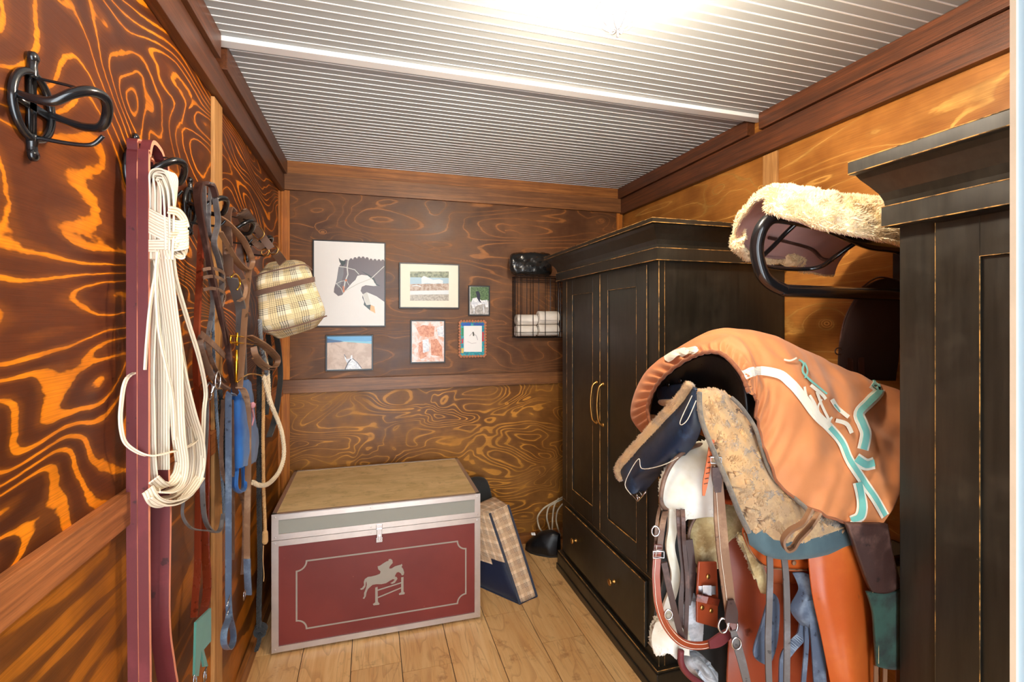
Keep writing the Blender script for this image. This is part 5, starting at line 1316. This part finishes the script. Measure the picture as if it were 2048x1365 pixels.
m.tube(crom([P(a,b,x=.752) for a,b in ((1384,792),(1366,830),(1360,846),(1364,850),(1376,838),(1392,802))], 5), .0012, 5); m.parts('stitching', M['stripe_w'], pad)
m = MB(); b_ = lambda u, v: P(u, v, x=.76); m.tube([b_(1262,988), b_(1276,1003), b_(1292,984)], .0025, 6); m.tube([b_(1268,988), b_(1281,998)], .002, 6); m.tube([b_(1276,1003), b_(1274,990)], .002, 6); m.tube([b_(1285,994), b_(1280,984)], .002, 6); m.parts('buckle', M['steel'], pad, smooth=True)
# ---- western saddle on the lowest rack
ws = empty('western_saddle', (1.1, 1.15, .9), 'orange-brown western saddle with long fenders on the lowest rack', 'saddle')
def pan(par, name, pts, yy, th, mat, k=None, bevel=.002, dirv=None):
    m = MB(); L_ = [P(u, v, y=(yy if not callable(yy) else yy(u, v))) for u, v in pts]; L_ = crom(L_, k or 5, closed=True); m.poly(L_, dirv or (0,1,0), th); return m.build(name, mat, par, bevel=bevel)
rows = [[P(1612,1085,y=.93), P(1650,1085,y=.91), P(1700,1090,y=.90), P(1740,1090,y=.93)], [P(1622,1180,y=.915), P(1655,1180,y=.895), P(1700,1185,y=.89), P(1745,1190,y=.93)], [P(1640,1265,y=.91), P(1672,1265,y=.89), P(1705,1270,y=.885), P(1750,1280,y=.93)], [P(1662,1370,y=.905), P(1688,1370,y=.885), P(1715,1380,y=.88), P(1755,1390,y=.93)], [P(1690,1500,y=.91), P(1705,1500,y=.895), P(1725,1500,y=.89), P(1750,1500,y=.93)]]
vs5, fs5, uvs5 = patch(rows, 8, 8); m = MB(); m.add(vs5, fs5, 0, uvs5); m.build('fender', M['orange'], ws, smooth=True, solid=.006)
rows = [[P(1450,1068,y=1.09), P(1490,1070,y=1.07), P(1530,1075,y=1.05), P(1600,1080,y=1.04)], [P(1448,1150,y=1.07), P(1490,1150,y=1.05), P(1540,1150,y=1.04), P(1630,1150,y=1.03)], [P(1456,1250,y=1.05), P(1495,1250,y=1.03), P(1545,1250,y=1.02), P(1645,1250,y=1.01)], [P(1452,1370,y=1.04), P(1500,1370,y=1.02), P(1560,1370,y=1.01), P(1680,1370,y=1.0)], [P(1460,1480,y=1.04), P(1500,1500,y=1.02), P(1560,1500,y=1.01), P(1690,1480,y=1.0)]]
vs5, fs5, uvs5 = patch(rows, 8, 8); m = MB(); m.add(vs5, fs5, 0, uvs5); m.build('skirt', M['rustl'], ws, smooth=True, solid=.006)
pan(ws, 'jockey', [(1488,1062),(1500,1100),(1522,1128),(1550,1140),(1612,1142),(1616,1110),(1616,1080),(1560,1075),(1510,1050)], .955, .008, M['orange'])
m = MB(); c = crom([P(a,b,y=.95) for a,b in ((1488,1066),(1500,1100),(1522,1128),(1550,1138),(1614,1141))], 6); m.tube(c, .0022, 6); m.lathe(P(1587,1126,y=.952), (0,-1,0), [(0,.006),(.003,.006),(.004,.003)], 12); m.parts('stitching', M['tan'], ws)
m = MB(); soft_box(m, [W(.92,.99,.78), W(1.5,.98,.78), W(1.5,1.36,.78), W(.92,1.36,.78), W(.95,1.06,.98), W(1.5,1.06,.98), W(1.5,1.30,.98), W(.95,1.30,.98)], .5, 12); weld(m.build('seat', M['rustl'], ws, smooth=True))
# fleece skirt lining
m = MB(); rows = [[P(1478,1070,y=.99), P(1490,1068,y=.99), P(1502,1075,y=.99)], [P(1492,1110,y=.99), P(1502,1110,y=.985), P(1512,1115,y=.99)], [P(1510,1150,y=.99), P(1518,1150,y=.985), P(1526,1155,y=.99)], [P(1524,1180,y=.99), P(1530,1182,y=.985), P(1534,1188,y=.99)]]
v6, f6, u6 = patch(rows, 5, 8, nz(40,.003)); m.add(v6, f6, 0, u6); fuzz(m, v6, flip_if(v6, f6, (-.3,-1,0)), 1200, .007, .0014, 4); m.build('fleece_lining', M['fleece_y'], ws, smooth=True, solid=.012)
# left stirrup leather (fender end) with buckle plate
sl = pan(ws, 'stirrup_leather', [(1398,1125),(1434,1125),(1437,1190),(1436,1258),(1394,1246),(1394,1185)], 1.03, .006, M['rustl'], 1)
m = MB(); m.obox(P(1414,1181,y=1.025), RA*.022, FW*.002, ZA*.011-RA*-.0); m.obox(P(1414,1181,y=1.02), RA*.011, FW*.003, ZA*.013); m.parts('buckle', M['steel'], ws, bevel=.001)
m = MB(); m.ribbon([P(1393,1196,y=1.02), P(1414,1201,y=1.01), P(1437,1206,y=1.02)], .016, .004, ZA); m.build('keeper', M['chestnut'], ws)
m = MB()
for u_, v_ in ((1404,1216),(1422,1222),(1416,1154)): m.lathe(P(u_,v_,y=1.028), (0,-1,0), [(0,.006),(.002,.006),(.003,.003)], 12)
m.parts('rivet', M['brass'], ws, smooth=True)
# stirrup
m = MB(); rows = [[P(1362,1300,y=1.09), P(1385,1296,y=1.08), P(1412,1318,y=1.06), P(1436,1348,y=1.04)], [P(1368,1330,y=1.06), P(1390,1325,y=1.03), P(1412,1340,y=1.0), P(1436,1366,y=1.0)], [P(1378,1352,y=1.07), P(1398,1362,y=1.05), P(1415,1368,y=1.02), P(1432,1380,y=1.02)]]
v6, f6, u6 = patch(rows, 8, 8); m.add(v6, f6, 0, u6); st_ = m.build('stirrup', felt('spotted_hide', srgb(28,28,30), srgb(190,196,204), srgb(110,116,124)), ws, smooth=True, solid=.03)
m = MB(); m.tube(crom([P(a,b,y=1.02) for a,b in ((1362,1302),(1362,1325),(1372,1345),(1392,1362),(1414,1374),(1436,1384))], 6), .008, 8); m.build('stirrup_rim', M['maroon'], st_, smooth=True)
# latigo straps; ties and cinch tinted blue-grey for daylight sheen
m = MB()
strap(m, [P(u,v,y=yy) for u,v,yy in ((1538,1080,.94),(1539,1110,.915),(1540,1150,.905),(1538,1220,.90),(1536,1290,.90),(1538,1370,.90))], 12, world=True, th=.004)
strap(m, [P(u,v,y=yy) for u,v,yy in ((1566,1082,.94),(1568,1115,.91),(1572,1160,.895),(1574,1250,.89),(1573,1380,.89))], 12, world=True, th=.004)
m.parts('latigo', M['greyleather'], ws)
pan(ws, 'tie_end', [(1548,1188),(1560,1210),(1557,1280),(1542,1328),(1520,1326),(1508,1305),(1524,1250),(1538,1200)], .935, .006, M['daysheen'], 4)
rows = [[P(1585,1145,y=.97), P(1610,1146,y=.95), P(1630,1165,y=.94)], [P(1598,1178,y=.955), P(1618,1185,y=.935), P(1636,1200,y=.93)], [P(1582,1215,y=.955), P(1602,1228,y=.935), P(1632,1240,y=.93)], [P(1602,1248,y=.95), P(1616,1252,y=.94), P(1632,1262,y=.935)]]
v6, f6, u6 = patch(rows, 8, 8); m = MB(); m.add(v6, f6, 0, u6); m.build('cinch_flap', M['daysheen'], ws, smooth=True, solid=.005)
m = MB(); strap(m, [P(u,v,y=.925) for u,v in ((1628,1200),(1632,1250),(1636,1300),(1640,1375))], 26, world=True, th=.004)
strap(m, [P(u,v,y=.95) for u,v in ((1608,1240),(1602,1272),(1582,1296),(1568,1320),(1566,1370))], 17, world=True, th=.005, wdir=RA+ZA*.3)
strap(m, [P(u,v,y=.94) for u,v in ((1614,1245),(1612,1300),(1606,1372))], 9, world=True, th=.004)
m.parts('cinch_strap', M['daysheen'], ws)
# ---- pads and fleeces at the end of the rack
e = empty('fleece_lined_pad', (.82, 1.1, 1.05), 'white fleece pad with brown binding below the navy suede panel', 'saddle pad')
def fleece_panel(par, rows, mat, seed, n, th=.02, ln=.007):
    v6, f6, u6 = patch(rows, 8, 8, nz(22, .004)); f6 = flip_if(v6, f6, (-.3,-1,.1)); m = MB(); m.add(v6, f6, 0, u6); fuzz(m, v6, f6, n, ln, .0013, seed); m.build('fleece', mat, par, smooth=True, solid=th)
fleece_panel(e, [[P(1388,897,y=1.12), P(1412,890,y=1.10), P(1445,893,y=1.08)], [P(1350,922,y=1.13), P(1390,922,y=1.09), P(1445,925,y=1.06)], [P(1330,960,y=1.13), P(1380,962,y=1.08), P(1440,965,y=1.05)], [P(1324,1000,y=1.12), P(1375,1002,y=1.07), P(1435,1002,y=1.05)], [P(1334,1020,y=1.12), P(1375,1026,y=1.08), P(1425,1024,y=1.06)]], M['fleece_w'], 2, 5000)
m = MB(); m.tube(crom([P(a,b,y=1.095) for a,b in ((1420,888),(1385,894),(1350,920),(1330,955),(1322,995),(1328,1016),(1345,1022))], 6), .006, 8); m.build('binding', M['brown'], e, smooth=True)
e = empty('sheepskin_girth_pad', (.9, 1.08, .9), 'yellowed sheepskin pad edge below the white fleece pad', 'saddle pad')
fleece_panel(e, [[P(1420,1018,y=1.10), P(1450,1016,y=1.09), P(1480,1022,y=1.08)], [P(1392,1038,y=1.10), P(1430,1042,y=1.07), P(1478,1052,y=1.07)], [P(1382,1070,y=1.10), P(1412,1072,y=1.07), P(1450,1072,y=1.07)], [P(1383,1105,y=1.10), P(1405,1106,y=1.07), P(1428,1100,y=1.08)], [P(1396,1132,y=1.10), P(1410,1136,y=1.08), P(1424,1130,y=1.09)]], M['fleece_y'], 6, 4500)
m = MB(); m.tube(crom([P(a,b,y=1.075) for a,b in ((1423,1014),(1396,1030),(1380,1058),(1378,1090),(1386,1124),(1402,1138))], 6), .004, 8); m.build('binding', M['brown'], e, smooth=True)
# orange strap with holes
m = MB(); st = [P(u,v,y=.98) for u,v in ((1424,880),(1420,910),(1415,940),(1410,968),(1407,992))]; c = strap(m, st, 10, world=True, th=.003, ws=[1,1,1,1,.45])
e = empty('laced_strap', st[0], 'short orange strap with laced holes in front of the white fleece', 'strap'); m.build('strap', M['orange'], e)
m = MB()
for i in range(1, 9): 
    p = c[i*3]+Vector((0,-.003,0)); m.tube([p-RA*.0045, p+RA*.0045+ZA*.002], .001, 5)
m.parts('lacing', M['dbrown'], e)
# breast collar
bc = empty('breast_collar', (.9, 1.0, .9), 'brown stitched leather breast collar hanging from the middle rack', 'breast collar')
m = MB()
st1 = [P(u,v,y=.97) for u,v in ((1433,930),(1436,960),(1438,1004),(1441,1050),(1446,1108),(1454,1170),(1461,1225))]
c1 = strap(m, st1, 24, world=True, th=.005, ws=[.75,.75,.9,1,1,1,.9])
m.build('long_strap', M['tan'], bc)
m = MB(); strap(m, [P(u,v,y=.963) for u,v in ((1433,935),(1434,960),(1436,985))], 19, world=True, th=.005, ws=[1,1,.6]); strap(m, [P(u,v,y=.962) for u,v in ((1461,1200),(1463,1225),(1462,1246))], 24, world=True, th=.006, ws=[.5,1,1]); m.parts('reinforcement', M['dbrown'], bc)
m = MB(); st2 = [P(u,v,y=1.0) for u,v in ((1316,1090),(1313,1125),(1312,1160),(1317,1212),(1334,1255),(1365,1286),(1405,1292),(1444,1278))]
nn_ = [RA, RA, RA, RA+ZA*.2, RA*.8+ZA*.6, RA*.35+ZA, ZA, ZA-RA*.3]
c2 = strap(m, st2, 15, world=True, th=.005, wdir=nn_); m.build('curved_strap', M['rustl'], bc)
m = MB(); strap(m, [P(u,v,y=.985) for u,v in ((1418,1290),(1440,1280),(1464,1262))], 26, world=True, th=.005, wdir=[ZA,ZA,ZA+RA*.3], ws=[.6,1,.8]); m.build('collar_end', M['maroon'], bc)
m = MB()
for cc_, w__, ax in ((c1, .0085, RA), (c2, .0055, None)):
    for sg in (-1, 1):
        q = []
        for i, p in enumerate(cc_):
            t_ = (cc_[min(i+1,len(cc_)-1)]-cc_[max(i-1,0)]).normalized(); q.append(p+t_.cross(YA).normalized()*w__*sg+Vector((0,-.0035,0)))
        m.tube(q, .0006, 4)
m.parts('stitching', M['stripe_w'], bc)
m = MB(); c = P(1456,1252,y=.965)
for sg in (-1, 1): m.tube([c+RA*sg*.012+(RA*math.cos(a*math.pi/8)+ZA*math.sin(a*math.pi/8)*1.6)*.011 for a in range(16)], .0025, 6, closed=True)
for (u_, v_) in ((1311,1063),(1337,1230)):
    c = P(u_, v_, y=.99); m.tube([c+(RA*math.cos(a*math.pi/8)+ZA*math.sin(a*math.pi/8)*1.3)*.009 for a in range(16)], .002, 6, closed=True)
c = P(1317,1110,y=.99); m.tube([c+RA*a*.013+ZA*b*.008 for a, b in ((-1,1),(1,1),(1,-1),(-1,-1))], .0022, 6, closed=True)
c = P(1432,921,y=.965); m.tube([c+RA*a*.013+ZA*b*.007 for a, b in ((-1,1),(1,1),(1,-1),(-1,-1))], .002, 6, closed=True)
m.parts('ring', M['steel'], bc, smooth=True)
m = MB(); strap(m, [P(u,v,y=1.01) for u,v in ((1328,1126),(1336,1165),(1345,1205),(1356,1250),(1366,1284))], 12, world=True, th=.004); m.build('billet', M['dbrown'], bc)
m = MB(); c3 = [P(u,v,y=.955) for u,v in ((1466,1262),(1474,1290),(1484,1325),(1496,1375))]; strap(m, c3, 16, world=True, th=.004, ws=[.7,1,1,.9]); m.build('lower_strap', M['greyleather'], bc)
m = MB(); c = P(1473,1288,y=.95); m.tube([c+(RA*math.cos(a*math.pi/8)+ZA*math.sin(a*math.pi/8)*1.3)*.011 for a in range(16)], .002, 6, closed=True); m.build('small_buckle', M['steel'], bc, smooth=True)
m = MB(); strap(m, [P(u,v,y=yy) for u,v,yy in ((1352,985,1.17),(1338,1008,1.14),(1327,1040,1.05),(1321,1080,1.02),(1319,1100,1.02))], 11, world=True, th=.004); strap(m, [P(u,v,y=yy) for u,v,yy in ((1336,985,1.17),(1322,1010,1.13),(1314,1045,1.04),(1311,1090,1.03),(1309,1140,1.03))], 6, world=True, th=.004); m.parts('neck_strap', M['brown'], bc)
# black and white hide girth
e = empty('hide_girth', (.9, 1.1, .8), 'black and white hair-on-hide girth hanging behind the breast collar', 'girth')
m = MB(); strap(m, [P(u,v,y=1.10) for u,v in ((1348,1015),(1344,1060),(1342,1095),(1350,1145),(1345,1185),(1334,1225),(1330,1255))], 46, world=True, th=.012, wdir=RA); m.build('black_side', M['black_cloth'], e)
m = MB(); strap(m, [P(u,v,y=1.085) for u,v in ((1346,1018),(1344,1060),(1340,1095),(1350,1145),(1346,1180),(1334,1215),(1328,1240))], 17, world=True, th=.012, wdir=RA)
m.build('white_hair', M['fleece_w'], e)
fleece_panel(e, [[P(1316,1245,y=1.09), P(1340,1240,y=1.07), P(1368,1270,y=1.07)], [P(1310,1275,y=1.09), P(1340,1272,y=1.06), P(1370,1290,y=1.06)], [P(1314,1296,y=1.09), P(1340,1300,y=1.06), P(1372,1304,y=1.06)]], M['fleece_w'], 12, 2200, .02)
fleece_panel(e, [[P(1372,1206,y=1.085), P(1386,1198,y=1.07), P(1394,1212,y=1.07)], [P(1368,1240,y=1.085), P(1382,1240,y=1.065), P(1396,1245,y=1.07)], [P(1366,1280,y=1.085), P(1380,1285,y=1.065), P(1392,1290,y=1.07)]], felt('grey_hide', srgb(200,200,204), srgb(120,122,128), srgb(170,170,176)), 13, 1200, .02)
m = MB()
strap(m, [P(u,v,y=1.05+.10*(v < 1010)) for u,v in ((1356,1000),(1357,1030),(1360,1080),(1366,1140),(1362,1200),(1362,1260))], 9, world=True, th=.004)
strap(m, [P(u,v,y=1.04+.11*(v < 1010)) for u,v in ((1364,1000),(1366,1030),(1368,1090),(1374,1160),(1373,1230),(1370,1290))], 8, world=True, th=.004)
strap(m, [P(u,v,y=1.06) for u,v in ((1378,1080),(1384,1140),(1380,1180),(1374,1210))], 14, world=True, th=.004)
tag(m.build('billet_straps', M['dbrown']), 'dark narrow straps hanging beside the yellowed sheepskin', 'strap')
m = MB(); rows = [[P(1330,1030,y=1.16), P(1380,1030,y=1.15), P(1440,1020,y=1.15)], [P(1330,1150,y=1.16), P(1390,1150,y=1.14), P(1450,1150,y=1.14)], [P(1345,1270,y=1.16), P(1400,1290,y=1.14), P(1452,1300,y=1.14)], [P(1385,1330,y=1.16), P(1420,1345,y=1.14), P(1452,1400,y=1.14)]]
v6, f6, u6 = patch(rows, 6, 6, nz(9,.006)); m.add(v6, f6, 0, u6); tag(m.build('dark_pad', M['black_cloth'], smooth=True, solid=.012), 'black cloth pad in shadow behind the hanging straps', 'saddle pad')
# rust leather behind the apex
# dark girth with green elastic at the right
e = empty('long_girth', (1.2, .9, .9), 'dark padded leather girth with green elastic hanging next to the foreground armoire', 'girth')
m = MB(); rows = [[P(1688,1045,y=.873), P(1725,1045,y=.868), P(1765,1045,y=.873)], [P(1706,1100,y=.873), P(1740,1100,y=.866), P(1776,1105,y=.873)], [P(1724,1150,y=.873), P(1755,1150,y=.866), P(1786,1145,y=.873)], [P(1736,1178,y=.873), P(1765,1182,y=.868), P(1792,1170,y=.873)]]
v6, f6, u6 = patch(rows, 6, 6); m.add(v6, f6, 0, u6); m.build('leather_body', M['dbrown'], e, smooth=True, solid=.012, offset=-1)
m = MB(); m.tube(crom([P(a,b,y=.860) for a,b in ((1738,1088),(1748,1130),(1762,1162),(1771,1150),(1770,1125),(1752,1100))], 5, closed=True), .0008, 5, closed=True); m.tube(crom([P(a,b,y=.862) for a,b in ((1752,1065),(1775,1115),(1792,1168))], 5), .0008, 5); m.parts('stitching', M['tan'], e)
m = MB(); rows = [[P(1730,1182,y=.870), P(1765,1184,y=.866), P(1803,1178,y=.870)], [P(1742,1222,y=.870), P(1772,1224,y=.866), P(1805,1222,y=.870)], [P(1746,1270,y=.870), P(1774,1272,y=.866), P(1803,1272,y=.870)], [P(1750,1330,y=.870), P(1776,1336,y=.866), P(1804,1336,y=.870)]]
v6, f6, u6 = patch(rows, 6, 6); m.add(v6, f6, 0, u6); m.build('elastic', M['dteal'], e, smooth=True, solid=.008)
m = MB()
for ln_ in (((1745,1184),(1757,1225),(1757,1270),(1757,1328)), ((1766,1184),(1782,1225),(1776,1262)), ((1774,1184),(1784,1210),(1788,1228)), ((1794,1184),(1803,1222),(1799,1270))): m.tube(crom([P(a,b,y=.862) for a,b in ln_], 6), .0009, 5)
m.parts('seams', M['fleece_y'], e)
m = MB()
for u_ in (1752, 1770, 1796): m.ribbon([P(u_,1332,y=.872), P(u_-1,1400,y=.872)], .010, .003, RA)
m.parts('strap_end', M['tan'], e)
